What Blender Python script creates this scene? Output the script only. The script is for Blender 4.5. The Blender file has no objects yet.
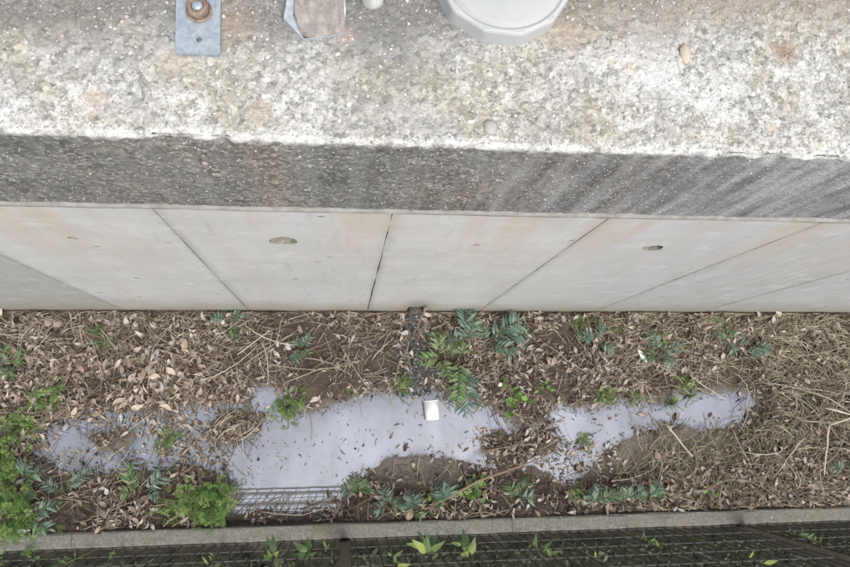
import bpy, math, random
import numpy as np
from mathutils import Matrix, Vector, Quaternion

random.seed(7)
RNG = np.random.RandomState(7)
scn = bpy.context.scene
COL = scn.collection

# ------------------------------------------------------------------ camera
H = 3.53                                   # camera height above the water in the ditch
F = 680.0                                  # focal length in photo pixels (850 wide)
_n = np.array([(342-425)/F, (409-283.5)/F, 1.0]); _n /= np.linalg.norm(_n)
_x = np.array([(6000-425)/F, (330-283.5)/F, 1.0]); _x -= _n*(_x@_n); _x /= np.linalg.norm(_x)
_z = -_n
_y = np.cross(_z, _x)
ROT = np.array([_x, _y, _z])
cam_d = bpy.data.cameras.new("camera")
cam_d.sensor_width = 36.0
cam_d.lens = 36.0*F/850.0
cam_d.clip_start = 0.02
cam_d.clip_end = 3000
cam = bpy.data.objects.new("camera", cam_d); COL.objects.link(cam)
mw = Matrix.Identity(4)
for i in range(3):
    mw[i][0] = ROT[i, 0]; mw[i][1] = -ROT[i, 1]; mw[i][2] = -ROT[i, 2]
mw[2][3] = H
cam.matrix_world = mw
scn.camera = cam

# ------------------------------------------------------------------ sky, sun, exposure
SUN_EL, SUN_AZ = math.radians(58), math.radians(160)
world = bpy.data.worlds.new("World"); scn.world = world
world.use_nodes = True
wn = world.node_tree; wn.nodes.clear()
sky = wn.nodes.new("ShaderNodeTexSky"); sky.sky_type = 'NISHITA'; sky.sun_disc = False
sky.sun_elevation = SUN_EL; sky.sun_rotation = SUN_AZ
sky.air_density = 1.0; sky.dust_density = 3.0; sky.ozone_density = 1.0
hs = wn.nodes.new("ShaderNodeHueSaturation"); hs.inputs['Saturation'].default_value = 0.40
bgn = wn.nodes.new("ShaderNodeBackground"); bgn.inputs['Strength'].default_value = 0.15
won = wn.nodes.new("ShaderNodeOutputWorld")
wn.links.new(sky.outputs[0], hs.inputs['Color'])
wn.links.new(hs.outputs[0], bgn.inputs[0]); wn.links.new(bgn.outputs[0], won.inputs[0])
sun_d = bpy.data.lights.new("sun", 'SUN'); sun_d.energy = 1.3; sun_d.angle = math.radians(40)
sun_d.color = (1.0, 0.97, 0.93)
sun = bpy.data.objects.new("sun", sun_d); COL.objects.link(sun)
sd = Vector((math.sin(SUN_AZ)*math.cos(SUN_EL), math.cos(SUN_AZ)*math.cos(SUN_EL), math.sin(SUN_EL)))
sun.rotation_euler = (-sd).to_track_quat('-Z', 'Y').to_euler()
sun.location = sd*30
vs = scn.view_settings
vs.view_transform = 'Standard'; vs.look = 'None'; vs.gamma = 1.0; vs.use_curve_mapping = False
vs.exposure = 0.95

# ------------------------------------------------------------------ helpers
def at(u, v, z=0.0):
    """a point of the photograph carried to the horizontal plane at height z"""
    d = ROT @ np.array([(u-425)/F, (v-283.5)/F, 1.0])
    t = (z-H)/d[2]
    return (d[0]*t, d[1]*t, z)

def tag(o, label=None, cat=None, group=None, kind=None):
    if label: o['label'] = label
    if cat: o['category'] = cat
    if group: o['group'] = group
    if kind: o['kind'] = kind
    return o

def mesh(name, verts, faces, mat=None, smooth=False):
    me = bpy.data.meshes.new(name)
    me.from_pydata(verts if isinstance(verts, list) else verts.tolist(), [],
                   faces if isinstance(faces, list) else faces.tolist())
    if mat: me.materials.append(mat)
    if smooth: me.polygons.foreach_set('use_smooth', [True]*len(me.polygons))
    me.update()
    return me

def obj(name, me, parent=None, loc=None, mat4=None):
    o = bpy.data.objects.new(name, me); COL.objects.link(o)
    if parent: o.parent = parent
    if mat4 is not None: o.matrix_local = mat4
    elif loc is not None: o.location = loc
    return o

def empty(name, loc, rz=0.0):
    o = bpy.data.objects.new(name, None); COL.objects.link(o)
    o.empty_display_size = 0.05
    o.location = loc; o.rotation_euler = (0, 0, rz)
    return o

class MB:
    """collects shapes into one mesh"""
    def __init__(s): s.v = []; s.f = []
    def add(s, v, f):
        b = len(s.v); s.v += [tuple(p) for p in v]; s.f += [tuple(i+b for i in q) for q in f]
    def box(s, x0, x1, y0, y1, z0, z1):
        s.add([(x0,y0,z0),(x1,y0,z0),(x1,y1,z0),(x0,y1,z0),(x0,y0,z1),(x1,y0,z1),(x1,y1,z1),(x0,y1,z1)],
              [(3,2,1,0),(4,5,6,7),(0,1,5,4),(1,2,6,5),(2,3,7,6),(3,0,4,7)])
    def tube(s, pts, rad, n=5, cap=True):
        pts = [Vector(p) for p in pts]
        if not hasattr(rad, '__len__'): rad = [rad]*len(pts)
        rings = []
        up = Vector((0, 0, 1))
        for i, p in enumerate(pts):
            t = (pts[min(i+1, len(pts)-1)]-pts[max(i-1, 0)]).normalized()
            a = t.cross(up)
            if a.length < 1e-3: a = t.cross(Vector((1, 0, 0)))
            a.normalize(); b = t.cross(a)
            rings.append([p+(a*math.cos(2*math.pi*k/n)+b*math.sin(2*math.pi*k/n))*rad[i] for k in range(n)])
        v = [q for r in rings for q in r]; f = []
        for i in range(len(rings)-1):
            for k in range(n):
                f.append((i*n+k, i*n+(k+1) % n, (i+1)*n+(k+1) % n, (i+1)*n+k))
        if cap:
            f.append(tuple(range(n))[::-1]); f.append(tuple((len(rings)-1)*n+k for k in range(n)))
        s.add(v, f)
    def lathe(s, prof, n=24, off=(0, 0, 0)):
        v = [(off[0]+r*math.cos(2*math.pi*k/n), off[1]+r*math.sin(2*math.pi*k/n), off[2]+z) for r, z in prof for k in range(n)]
        f = []
        for i in range(len(prof)-1):
            for k in range(n):
                f.append((i*n+k, i*n+(k+1) % n, (i+1)*n+(k+1) % n, (i+1)*n+k))
        s.add(v, f)
    def mesh(s, name, mat, smooth=False): return mesh(name, s.v, s.f, mat, smooth)

# value noise -------------------------------------------------------
_T = np.random.RandomState(3).rand(256, 256)
def vnoise(x, y):
    xi = np.floor(x).astype(int); yi = np.floor(y).astype(int)
    fx = x-xi; fy = y-yi
    fx = fx*fx*(3-2*fx); fy = fy*fy*(3-2*fy)
    a = _T[xi & 255, yi & 255]; b = _T[(xi+1) & 255, yi & 255]
    c = _T[xi & 255, (yi+1) & 255]; d = _T[(xi+1) & 255, (yi+1) & 255]
    return (a*(1-fx)+b*fx)*(1-fy)+(c*(1-fx)+d*fx)*fy
def fbm(x, y, oct=4, gain=0.5):
    s = 0; a = 1; t = 0
    for i in range(oct):
        s = s+a*vnoise(x*2**i+17*i, y*2**i+31*i); t += a; a *= gain
    return s/t-0.5
def sstep(a, b, x):
    t = np.clip((x-a)/(b-a), 0, 1); return t*t*(3-2*t)

# material nodes ------------------------------------------------------
class NT:
    def __init__(s, name):
        s.m = bpy.data.materials.new(name); s.m.use_nodes = True
        s.t = s.m.node_tree; s.t.nodes.clear()
        s.out = s.n('ShaderNodeOutputMaterial')
        s.b = s.n('ShaderNodeBsdfPrincipled')
        s.t.links.new(s.b.outputs[0], s.out.inputs[0])
        s.pos = s.n('ShaderNodeNewGeometry').outputs['Position']
    def n(s, k): return s.t.nodes.new(k)
    def set(s, sock, v):
        if isinstance(v, bpy.types.NodeSocket): s.t.links.new(v, sock)
        elif isinstance(v, tuple) and len(v) == 3 and sock.type == 'RGBA': sock.default_value = (*v, 1)
        else: sock.default_value = v
    def objc(s): return s.n('ShaderNodeTexCoord').outputs['Object']
    def math(s, op, a, b=0.0, clamp=False):
        q = s.n('ShaderNodeMath'); q.operation = op; q.use_clamp = clamp
        s.set(q.inputs[0], a); s.set(q.inputs[1], b); return q.outputs[0]
    def scale(s, vec, sc):
        q = s.n('ShaderNodeVectorMath'); q.operation = 'MULTIPLY'
        s.set(q.inputs[0], vec); q.inputs[1].default_value = sc; return q.outputs[0]
    def noise(s, sc, det=4, rough=0.55, vec=None, dist=0.0):
        q = s.n('ShaderNodeTexNoise'); q.inputs['Scale'].default_value = sc
        q.inputs['Detail'].default_value = det; q.inputs['Roughness'].default_value = rough
        q.inputs['Distortion'].default_value = dist
        s.set(q.inputs['Vector'], vec if vec is not None else s.pos); return q.outputs['Fac']
    def vor(s, sc, out='Distance', vec=None, feat='F1', rnd=1.0):
        q = s.n('ShaderNodeTexVoronoi'); q.inputs['Scale'].default_value = sc; q.feature = feat
        q.inputs['Randomness'].default_value = rnd
        s.set(q.inputs['Vector'], vec if vec is not None else s.pos); return q.outputs[out]
    def ramp(s, fac, stops):
        q = s.n('ShaderNodeValToRGB'); e = q.color_ramp.elements
        while len(e) < len(stops): e.new(0.5)
        for el, (p, c) in zip(e, stops):
            el.position = p; el.color = (*c, 1) if isinstance(c, tuple) else (c, c, c, 1)
        s.set(q.inputs[0], fac); return q.outputs[0]
    def mix(s, fac, a, b, mode='MIX'):
        q = s.n('ShaderNodeMix'); q.data_type = 'RGBA'; q.blend_type = mode
        s.set(q.inputs[0], fac); s.set(q.inputs[6], a); s.set(q.inputs[7], b); return q.outputs[2]
    def rng(s, v, a, b, c=0.0, d=1.0):
        q = s.n('ShaderNodeMapRange'); q.clamp = True
        s.set(q.inputs[0], v)
        for i, k in enumerate((a, b, c, d)): q.inputs[i+1].default_value = k
        return q.outputs[0]
    def xyz(s):
        q = s.n('ShaderNodeSeparateXYZ'); s.set(q.inputs[0], s.pos); return q.outputs
    def spot(s, p, r0, r1):
        q = s.n('ShaderNodeVectorMath'); q.operation = 'DISTANCE'
        s.set(q.inputs[0], s.pos); q.inputs[1].default_value = p
        return s.rng(q.outputs['Value'], r0, r1, 1.0, 0.0)
    def bump(s, h, st=0.3, dist=0.01, prev=None):
        q = s.n('ShaderNodeBump'); q.inputs['Strength'].default_value = st; q.inputs['Distance'].default_value = dist
        s.set(q.inputs['Height'], h)
        if prev is not None: s.set(q.inputs['Normal'], prev)
        return q.outputs[0]
    def done(s, col, rough=0.85, nrm=None, spec=0.35, metal=0.0):
        s.set(s.b.inputs['Base Color'], col); s.set(s.b.inputs['Roughness'], rough)
        s.set(s.b.inputs['Specular IOR Level'], spec); s.set(s.b.inputs['Metallic'], metal)
        if nrm is not None: s.set(s.b.inputs['Normal'], nrm)
        return s.m

YF = 0.504        # front plane of the coping
YW = 0.496       # front plane of the wall panels, a little proud of the coping
ZT = 2.281       # top of the coping
ZL = 1.845       # its underside, on the ledge of the wall

def pt_px(u, v, y=0.496):
    d = ROT @ np.array([(u-425)/F, (v-283.5)/F, 1.0]); t = y/d[1]
    return (d[0]*t, H+d[2]*t)

# ------------------------------------------------------------------ materials
def m_coping():
    t = NT('weathered_coping_concrete'); X, Y, Z = t.xyz()
    fine = t.noise(190, 6, 0.7); mid = t.noise(28, 8, 0.68); big = t.noise(5, 5, 0.6)
    agg = t.vor(95, 'Color'); aggv = t.math('MULTIPLY', agg, 1.0)
    q = t.n('ShaderNodeRGBToBW'); t.set(q.inputs[0], agg); aggv = q.outputs[0]
    col = t.ramp(t.math('ADD', t.math('MULTIPLY', fine, 0.6), t.math('MULTIPLY', aggv, 0.4)),
                 [(0.22, (0.10, 0.10, 0.09)), (0.42, (0.27, 0.265, 0.245)), (0.58, (0.37, 0.36, 0.335)), (0.8, (0.55, 0.54, 0.51))])
    # cooler / warmer patches
    col = t.mix(t.rng(t.noise(8, 5), 0.40, 0.62), col, t.mix(1.0, col, (0.98, 0.945, 0.84), 'MULTIPLY'))
    # white lichen and lime bloom, thickest along the arris
    wb = t.math('ADD', t.math('ADD', mid, t.math('MULTIPLY', t.math('SUBTRACT', fine, 0.5), 0.55)), t.math('MULTIPLY', t.math('SUBTRACT', big, 0.5), 0.95))
    arris = t.rng(t.math('ADD', Y, t.math('MULTIPLY', t.math('SUBTRACT', mid, 0.5), 0.05)), YF+0.004, YF+0.03, 0.20, 0.0)
    right = t.rng(X, -0.1, 0.8, -0.02, 0.025)
    mound = t.math('ADD', t.math('MULTIPLY', t.spot(at(185, 103, ZT), 0.02, 0.10), 0.20), t.math('MULTIPLY', t.spot(at(690, 75, ZT), 0.05, 0.26), 0.05))
    wm = t.math('ADD', t.math('ADD', wb, arris), t.math('ADD', right, mound))
    wmask = t.rng(wm, 0.52, 0.69)
    col = t.mix(t.math('MULTIPLY', wmask, 0.85), col, t.ramp(fine, [(0.3, (0.36, 0.355, 0.335)), (0.65, (0.60, 0.595, 0.57))]))
    # round pale crusts the size of the aggregate
    qb = t.n('ShaderNodeRGBToBW'); t.set(qb.inputs[0], t.vor(72, 'Color')); 
    blob = t.math('MULTIPLY', t.rng(t.vor(72), 0.25, 0.52, 1.0, 0.0), t.rng(qb.outputs[0], 0.48, 0.60))
    col = t.mix(t.math('MULTIPLY', blob, t.rng(wm, 0.40, 0.62, 0.0, 0.8)), col, (0.55, 0.545, 0.52))
    qd = t.n('ShaderNodeRGBToBW'); t.set(qd.inputs[0], t.vor(48, 'Color'))
    dgr = t.math('MULTIPLY', t.rng(t.vor(48), 0.2, 0.42, 1.0, 0.0), t.rng(qd.outputs[0], 0.36, 0.28))
    col = t.mix(t.math('MULTIPLY', dgr, 0.28), col, (0.17, 0.165, 0.15))
    # yellow-green lichen
    ym = t.math('MULTIPLY', t.rng(t.noise(17, 5, 0.6, t.scale(t.pos, (1, 1.3, 1))), 0.60, 0.72), t.rng(fine, 0.35, 0.6))
    col = t.mix(t.math('MULTIPLY', ym, 0.28), col, (0.44, 0.43, 0.26))
    # dirt washed against the road side, with its own ragged shape
    dm = t.rng(t.math('ADD', t.math('SUBTRACT', Y, t.math('MULTIPLY', X, 0.09)), t.math('ADD', t.math('MULTIPLY', t.math('SUBTRACT', big, 0.5), 0.28), t.math('MULTIPLY', t.math('SUBTRACT', fine, 0.5), 0.10))), 0.68, 0.775)
    dcol = t.mix(t.rng(X, 0.25, 0.8), t.ramp(fine, [(0.3, (0.07, 0.068, 0.06)), (0.7, (0.22, 0.21, 0.19))]), t.ramp(fine, [(0.3, (0.16, 0.125, 0.10)), (0.7, (0.30, 0.25, 0.21))]))
    col = t.mix(t.math('MULTIPLY', dm, 0.82), col, dcol)
    dk = t.math('MULTIPLY', t.spot((0.09, 0.70, ZT), 0.03, 0.13), t.rng(fine, 0.3, 0.55))
    col = t.mix(t.math('MULTIPLY', dk, 0.6), col, (0.13, 0.13, 0.125))
    # rust stains
    for p, r, c, k in ((at(786, 53, ZT), 0.038, (0.24, 0.155, 0.095), 0.95), (at(232, 22, ZT), 0.06, (0.30, 0.22, 0.165), 0.6), (at(345, 34, ZT), 0.03, (0.36, 0.26, 0.22), 0.6), (at(175, 62, ZT), 0.04, (0.36, 0.29, 0.22), 0.5),
                       (at(565, 35, ZT), 0.06, (0.33, 0.26, 0.19), 0.6), (at(95, 100, ZT), 0.035, (0.40, 0.32, 0.26), 0.5), (at(262, 110, ZT), 0.03, (0.40, 0.33, 0.24), 0.5), (at(630, 68, ZT), 0.02, (0.45, 0.36, 0.22), 0.5)):
        col = t.mix(t.math('MULTIPLY', t.math('MULTIPLY', t.spot(p, r*0.25, r), t.rng(fine, 0.25, 0.5)), k), col, c)
    # black algae crust on the upright face, in runs
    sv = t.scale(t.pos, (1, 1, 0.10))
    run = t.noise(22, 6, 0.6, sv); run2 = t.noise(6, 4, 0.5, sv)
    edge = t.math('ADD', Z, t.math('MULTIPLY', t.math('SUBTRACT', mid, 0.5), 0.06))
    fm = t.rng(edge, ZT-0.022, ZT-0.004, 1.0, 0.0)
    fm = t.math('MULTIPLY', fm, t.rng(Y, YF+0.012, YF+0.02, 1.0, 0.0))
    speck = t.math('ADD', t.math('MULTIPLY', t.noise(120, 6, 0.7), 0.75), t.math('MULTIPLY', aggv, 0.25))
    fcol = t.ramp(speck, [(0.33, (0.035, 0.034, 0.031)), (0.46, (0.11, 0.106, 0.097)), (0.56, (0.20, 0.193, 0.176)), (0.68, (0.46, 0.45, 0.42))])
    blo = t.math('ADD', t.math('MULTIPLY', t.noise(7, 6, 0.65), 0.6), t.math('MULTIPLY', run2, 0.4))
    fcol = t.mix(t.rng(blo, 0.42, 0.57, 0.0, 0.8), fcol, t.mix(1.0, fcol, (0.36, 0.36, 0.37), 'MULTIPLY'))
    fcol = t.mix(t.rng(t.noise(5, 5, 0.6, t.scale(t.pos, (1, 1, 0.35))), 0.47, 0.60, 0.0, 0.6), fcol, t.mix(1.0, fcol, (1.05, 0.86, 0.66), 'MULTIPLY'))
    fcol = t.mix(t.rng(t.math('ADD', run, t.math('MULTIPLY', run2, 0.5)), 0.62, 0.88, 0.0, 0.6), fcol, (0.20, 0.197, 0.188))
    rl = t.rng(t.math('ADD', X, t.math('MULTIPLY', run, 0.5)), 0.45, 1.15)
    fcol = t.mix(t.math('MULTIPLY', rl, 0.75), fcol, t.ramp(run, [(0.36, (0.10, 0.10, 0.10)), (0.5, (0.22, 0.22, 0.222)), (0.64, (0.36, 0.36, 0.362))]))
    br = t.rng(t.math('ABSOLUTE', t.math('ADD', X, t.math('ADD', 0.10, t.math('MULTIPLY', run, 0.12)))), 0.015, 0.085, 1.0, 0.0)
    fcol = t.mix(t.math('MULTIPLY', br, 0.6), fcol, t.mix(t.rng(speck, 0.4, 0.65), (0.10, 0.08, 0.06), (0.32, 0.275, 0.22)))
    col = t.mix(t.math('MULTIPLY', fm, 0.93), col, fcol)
    nr = t.bump(t.vor(130), 0.5, 0.004)
    nr = t.bump(fine, 0.6, 0.004, nr)
    return t.done(col, 0.92, nr, 0.25)

def m_wall():
    t = NT('formed_wall_concrete'); X, Y, Z = t.xyz()
    sv = t.scale(t.pos, (1, 1, 0.12)); sh = t.scale(t.pos, (0.25, 1, 1))
    n1 = t.noise(4, 6, 0.6); n2 = t.noise(40, 6, 0.65); hz = t.noise(9, 6, 0.62, sh); run = t.noise(9, 5, 0.6, sv); run3 = t.noise(34, 5, 0.6, sv)
    col = t.ramp(t.math('ADD', t.math('MULTIPLY', n1, 0.5), t.math('MULTIPLY', hz, 0.5)), [(0.3, (0.39, 0.387, 0.373)), (0.5, (0.46, 0.456, 0.442)), (0.7, (0.525, 0.522, 0.51))])
    col = t.mix(t.rng(run, 0.50, 0.68, 0, 0.38), col, (0.43, 0.385, 0.32))
    col = t.mix(t.math('MULTIPLY', t.rng(run3, 0.56, 0.70), 0.35), col, (0.29, 0.285, 0.275))
    col = t.mix(t.rng(n2, 0.58, 0.75, 0, 0.35), col, (0.30, 0.29, 0.27))
    # each pour its own tone
    oi = t.n('ShaderNodeObjectInfo').outputs['Random']
    col = t.mix(1.0, col, t.ramp(oi, [(0.0, 0.90), (1.0, 1.0)]), 'MULTIPLY')
    # a darker, grey-green panel past the left seam and grey runs on the right
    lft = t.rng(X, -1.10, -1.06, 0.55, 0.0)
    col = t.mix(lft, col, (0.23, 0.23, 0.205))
    col = t.mix(t.math('MULTIPLY', t.rng(t.math('ADD', X, t.math('MULTIPLY', run, 0.8)), 0.9, 1.7), 0.55), col, t.ramp(run3, [(0.35, (0.28, 0.285, 0.28)), (0.65, (0.40, 0.405, 0.40))]))
    # dirt drawn out of the joints and down from the tie holes
    wob = t.math('MULTIPLY', t.math('SUBTRACT', t.noise(12, 4), 0.5), 0.03)
    for sx in (-1.08, -0.471, 0.126, 0.71, 1.334, 1.934):
        jm = t.rng(t.math('ABSOLUTE', t.math('ADD', t.math('SUBTRACT', X, sx+0.004), wob)), 0.0, 0.026, 1.0, 0.0)
        col = t.mix(t.math('MULTIPLY', jm, t.rng(n2, 0.3, 0.6, 0.25, 0.6)), col, (0.235, 0.228, 0.21))
    mot = t.noise(16, 7, 0.7)
    col = t.mix(t.rng(mot, 0.46, 0.66, 0.0, 0.45), col, (0.375, 0.373, 0.365))
    col = t.mix(t.rng(t.noise(11, 6, 0.66), 0.56, 0.68, 0.0, 0.5), col, (0.54, 0.54, 0.53))
    dx = t.rng(t.math('ABSOLUTE', t.math('ADD', t.math('SUBTRACT', X, pt_px(420, 304)[0]), wob)), 0.02, 0.10, 1.0, 0.0)
    col = t.mix(t.math('MULTIPLY', dx, t.rng(Z, 0.12, 0.45, 0.8, 0.0)), col, (0.10, 0.092, 0.078))
    # rusty bloom below the ledge
    col = t.mix(t.math('MULTIPLY', t.math('MULTIPLY', t.rng(Z, 1.1, 1.85), t.rng(run, 0.44, 0.58)), 0.42), col, (0.43, 0.345, 0.26))
    # splash zone at the foot
    zz = t.math('ADD', Z, t.math('MULTIPLY', t.math('SUBTRACT', n1, 0.5), 0.25))
    col = t.mix(t.rng(zz, 0.08, 0.42, 0.85, 0.0), col, t.mix(n2, (0.19, 0.172, 0.125), (0.34, 0.31, 0.24)))
    # small dark blow holes and hairline dashes left by the formwork
    pit = t.math('MULTIPLY', t.rng(t.vor(7.5, vec=t.scale(t.pos, (0.8, 1, 1.6))), 0.05, 0.075, 1.0, 0.0), t.rng(n1, 0.45, 0.5))
    dash = t.math('MULTIPLY', t.rng(t.noise(26, 3, 0.6, t.scale(t.pos, (0.18, 1, 2.5))), 0.68, 0.73), t.rng(n1, 0.48, 0.6))
    col = t.mix(t.math('MULTIPLY', dash, 0.5), col, (0.2, 0.19, 0.17))
    col = t.mix(t.math('MULTIPLY', pit, 0.8), col, (0.10, 0.095, 0.085))
    nr = t.bump(hz, 0.25, 0.01); nr = t.bump(n2, 0.25, 0.004, nr)
    nr = t.bump(t.math('SUBTRACT', 1.0, pit), 0.6, 0.006, nr)
    return t.done(col, 0.85, nr, 0.3)

def m_simple(name, c0, c1, sc=30, rough=0.85, bump=0.3, bd=0.004, spec=0.3, metal=0.0, det=5):
    t = NT(name); n = t.noise(sc, det, 0.62, t.objc())
    return t.done(t.ramp(n, [(0.32, c0), (0.68, c1)]), rough, t.bump(n, bump, bd), spec, metal)

def m_kerb():
    t = NT('mossy_kerb_concrete'); X, Y, Z = t.xyz()
    n = t.noise(70, 6, 0.65); b = t.noise(7, 5, 0.6)
    col = t.ramp(n, [(0.3, (0.105, 0.101, 0.089)), (0.55, (0.172, 0.166, 0.147)), (0.75, (0.27, 0.26, 0.24))])
    col = t.mix(t.rng(b, 0.45, 0.68, 0, 0.5), col, (0.19, 0.165, 0.12))
    col = t.mix(t.math('MULTIPLY', t.rng(t.noise(15, 6), 0.55, 0.7), 0.5), col, (0.11, 0.13, 0.075))
    col = t.mix(t.rng(t.noise(120, 3), 0.70, 0.74, 0, 0.8), col, (0.72, 0.72, 0.69))
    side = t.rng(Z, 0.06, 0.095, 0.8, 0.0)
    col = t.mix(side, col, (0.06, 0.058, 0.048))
    return t.done(col, 0.9, t.bump(n, 0.6, 0.006), 0.25)

def m_mud():
    t = NT('ditch_mud'); X, Y, Z = t.xyz()
    n = t.noise(45, 8, 0.65); b = t.noise(6, 6, 0.6)
    col = t.ramp(n, [(0.3, (0.025, 0.019, 0.014)), (0.5, (0.060, 0.044, 0.033)), (0.72, (0.12, 0.094, 0.072))])
    col = t.mix(t.rng(b, 0.45, 0.68, 0, 0.5), col, (0.115, 0.088, 0.067))
    col = t.mix(t.rng(t.noise(19, 5), 0.6, 0.7, 0, 0.35), col, (0.075, 0.085, 0.04))
    wet = t.rng(Z, 0.004, 0.02, 1.0, 0.0)
    silt = t.mix(n, (0.13, 0.108, 0.088), (0.215, 0.185, 0.155))
    col = t.mix(t.math('MULTIPLY', wet, 0.7), col, silt)
    rough = t.rng(Z, 0.003, 0.02, 0.35, 0.9)
    nr = t.bump(n, 0.8, 0.012); nr = t.bump(t.vor(70), 0.4, 0.008, nr)
    return t.done(col, rough, nr, 0.4)

def m_water():
    t = NT('stagnant_water')
    n = t.noise(1.5, 5, 0.6); f = t.noise(9, 6, 0.62, t.scale(t.pos, (1, 0.55, 1)))
    at_ = t.n('ShaderNodeAttribute'); at_.attribute_name = 'depth'; dep = at_.outputs['Fac']
    t.done(t.ramp(n, [(0.35, (0.07, 0.068, 0.066)), (0.65, (0.17, 0.17, 0.175))]), 0.3, None, 0.5)
    tr = t.n('ShaderNodeBsdfTransparent'); t.set(tr.inputs[0], (0.80, 0.77, 0.72))
    body = t.n('ShaderNodeMixShader')
    t.set(body.inputs[0], t.rng(t.math('ADD', dep, t.math('MULTIPLY', t.math('SUBTRACT', f, 0.5), 0.012)), 0.001, 0.020))
    t.t.links.new(tr.outputs[0], body.inputs[1]); t.t.links.new(t.b.outputs[0], body.inputs[2])
    g = t.n('ShaderNodeBsdfGlossy'); g.inputs['Roughness'].default_value = 0.004
    t.set(g.inputs['Color'], (0.87, 0.915, 1.0))
    t.set(g.inputs['Normal'], t.bump(t.noise(5, 2, 0.4), 0.02, 0.01))
    mx = t.n('ShaderNodeMixShader')
    film = t.rng(t.math('ADD', t.math('MULTIPLY', n, 0.5), t.math('MULTIPLY', f, 0.5)), 0.36, 0.64, 0.17, 0.35)
    t.set(mx.inputs[0], t.math('MULTIPLY', film, t.rng(t.math('ADD', dep, t.math('MULTIPLY', t.math('SUBTRACT', f, 0.5), 0.010)), -0.001, 0.009, 0.35, 1.0)))
    t.t.links.new(body.outputs[0], mx.inputs[1]); t.t.links.new(g.outputs[0], mx.inputs[2])
    t.t.links.new(mx.outputs[0], t.out.inputs[0])
    return t.m

def m_leaf(name, stops, rough=0.7, island=False, tr=0.0, spec=0.3):
    t = NT(name)
    if island: r = t.n('ShaderNodeNewGeometry').outputs['Random Per Island']
    else: r = t.n('ShaderNodeObjectInfo').outputs['Random']
    c = t.ramp(r, stops)
    n = t.noise(140, 4, 0.6)
    c = t.mix(t.rng(n, 0.35, 0.7, 0.0, 0.45), c, t.mix(1.0, c, (0.55, 0.5, 0.45), 'MULTIPLY'))
    t.done(c, rough, t.bump(n, 0.35, 0.002), spec)
    if tr > 0:
        d = t.n('ShaderNodeBsdfTranslucent'); t.set(d.inputs[0], c)
        mx = t.n('ShaderNodeMixShader'); mx.inputs[0].default_value = tr
        t.t.links.new(t.b.outputs[0], mx.inputs[1]); t.t.links.new(d.outputs[0], mx.inputs[2])
        t.t.links.new(mx.outputs[0], t.out.inputs[0])
    return t.m

DEAD = [(0.0, (0.055, 0.040, 0.030)), (0.2, (0.13, 0.095, 0.068)), (0.4, (0.26, 0.205, 0.167)), (0.6, (0.40, 0.325, 0.265)), (0.78, (0.56, 0.48, 0.405)), (0.9, (0.36, 0.34, 0.33)), (1.0, (0.48, 0.45, 0.43))]
WETL = [(0.0, (0.05, 0.042, 0.036)), (0.35, (0.12, 0.095, 0.075)), (0.7, (0.24, 0.19, 0.15)), (1.0, (0.36, 0.33, 0.32))]
STRAW = [(0.0, (0.11, 0.085, 0.06)), (0.35, (0.26, 0.21, 0.15)), (0.7, (0.43, 0.365, 0.275)), (1.0, (0.60, 0.54, 0.44))]
FERN = [(0.0, (0.045, 0.095, 0.063)), (0.45, (0.085, 0.15, 0.105)), (0.8, (0.135, 0.205, 0.15)), (1.0, (0.21, 0.27, 0.18))]
FERNB = [(0.0, (0.08, 0.15, 0.05)), (0.5, (0.13, 0.21, 0.075)), (1.0, (0.25, 0.32, 0.15))]
WEED = [(0.0, (0.06, 0.12, 0.03)), (0.4, (0.13, 0.23, 0.055)), (0.8, (0.21, 0.33, 0.09)), (1.0, (0.31, 0.40, 0.14))]
SHOOT = [(0.0, (0.05, 0.085, 0.035)), (0.45, (0.11, 0.165, 0.065)), (0.8, (0.20, 0.27, 0.08)), (1.0, (0.32, 0.38, 0.11))]
DARKG = [(0.0, (0.035, 0.036, 0.027)), (0.5, (0.055, 0.062, 0.040)), (0.85, (0.072, 0.092, 0.05)), (1.0, (0.12, 0.13, 0.08))]
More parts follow.
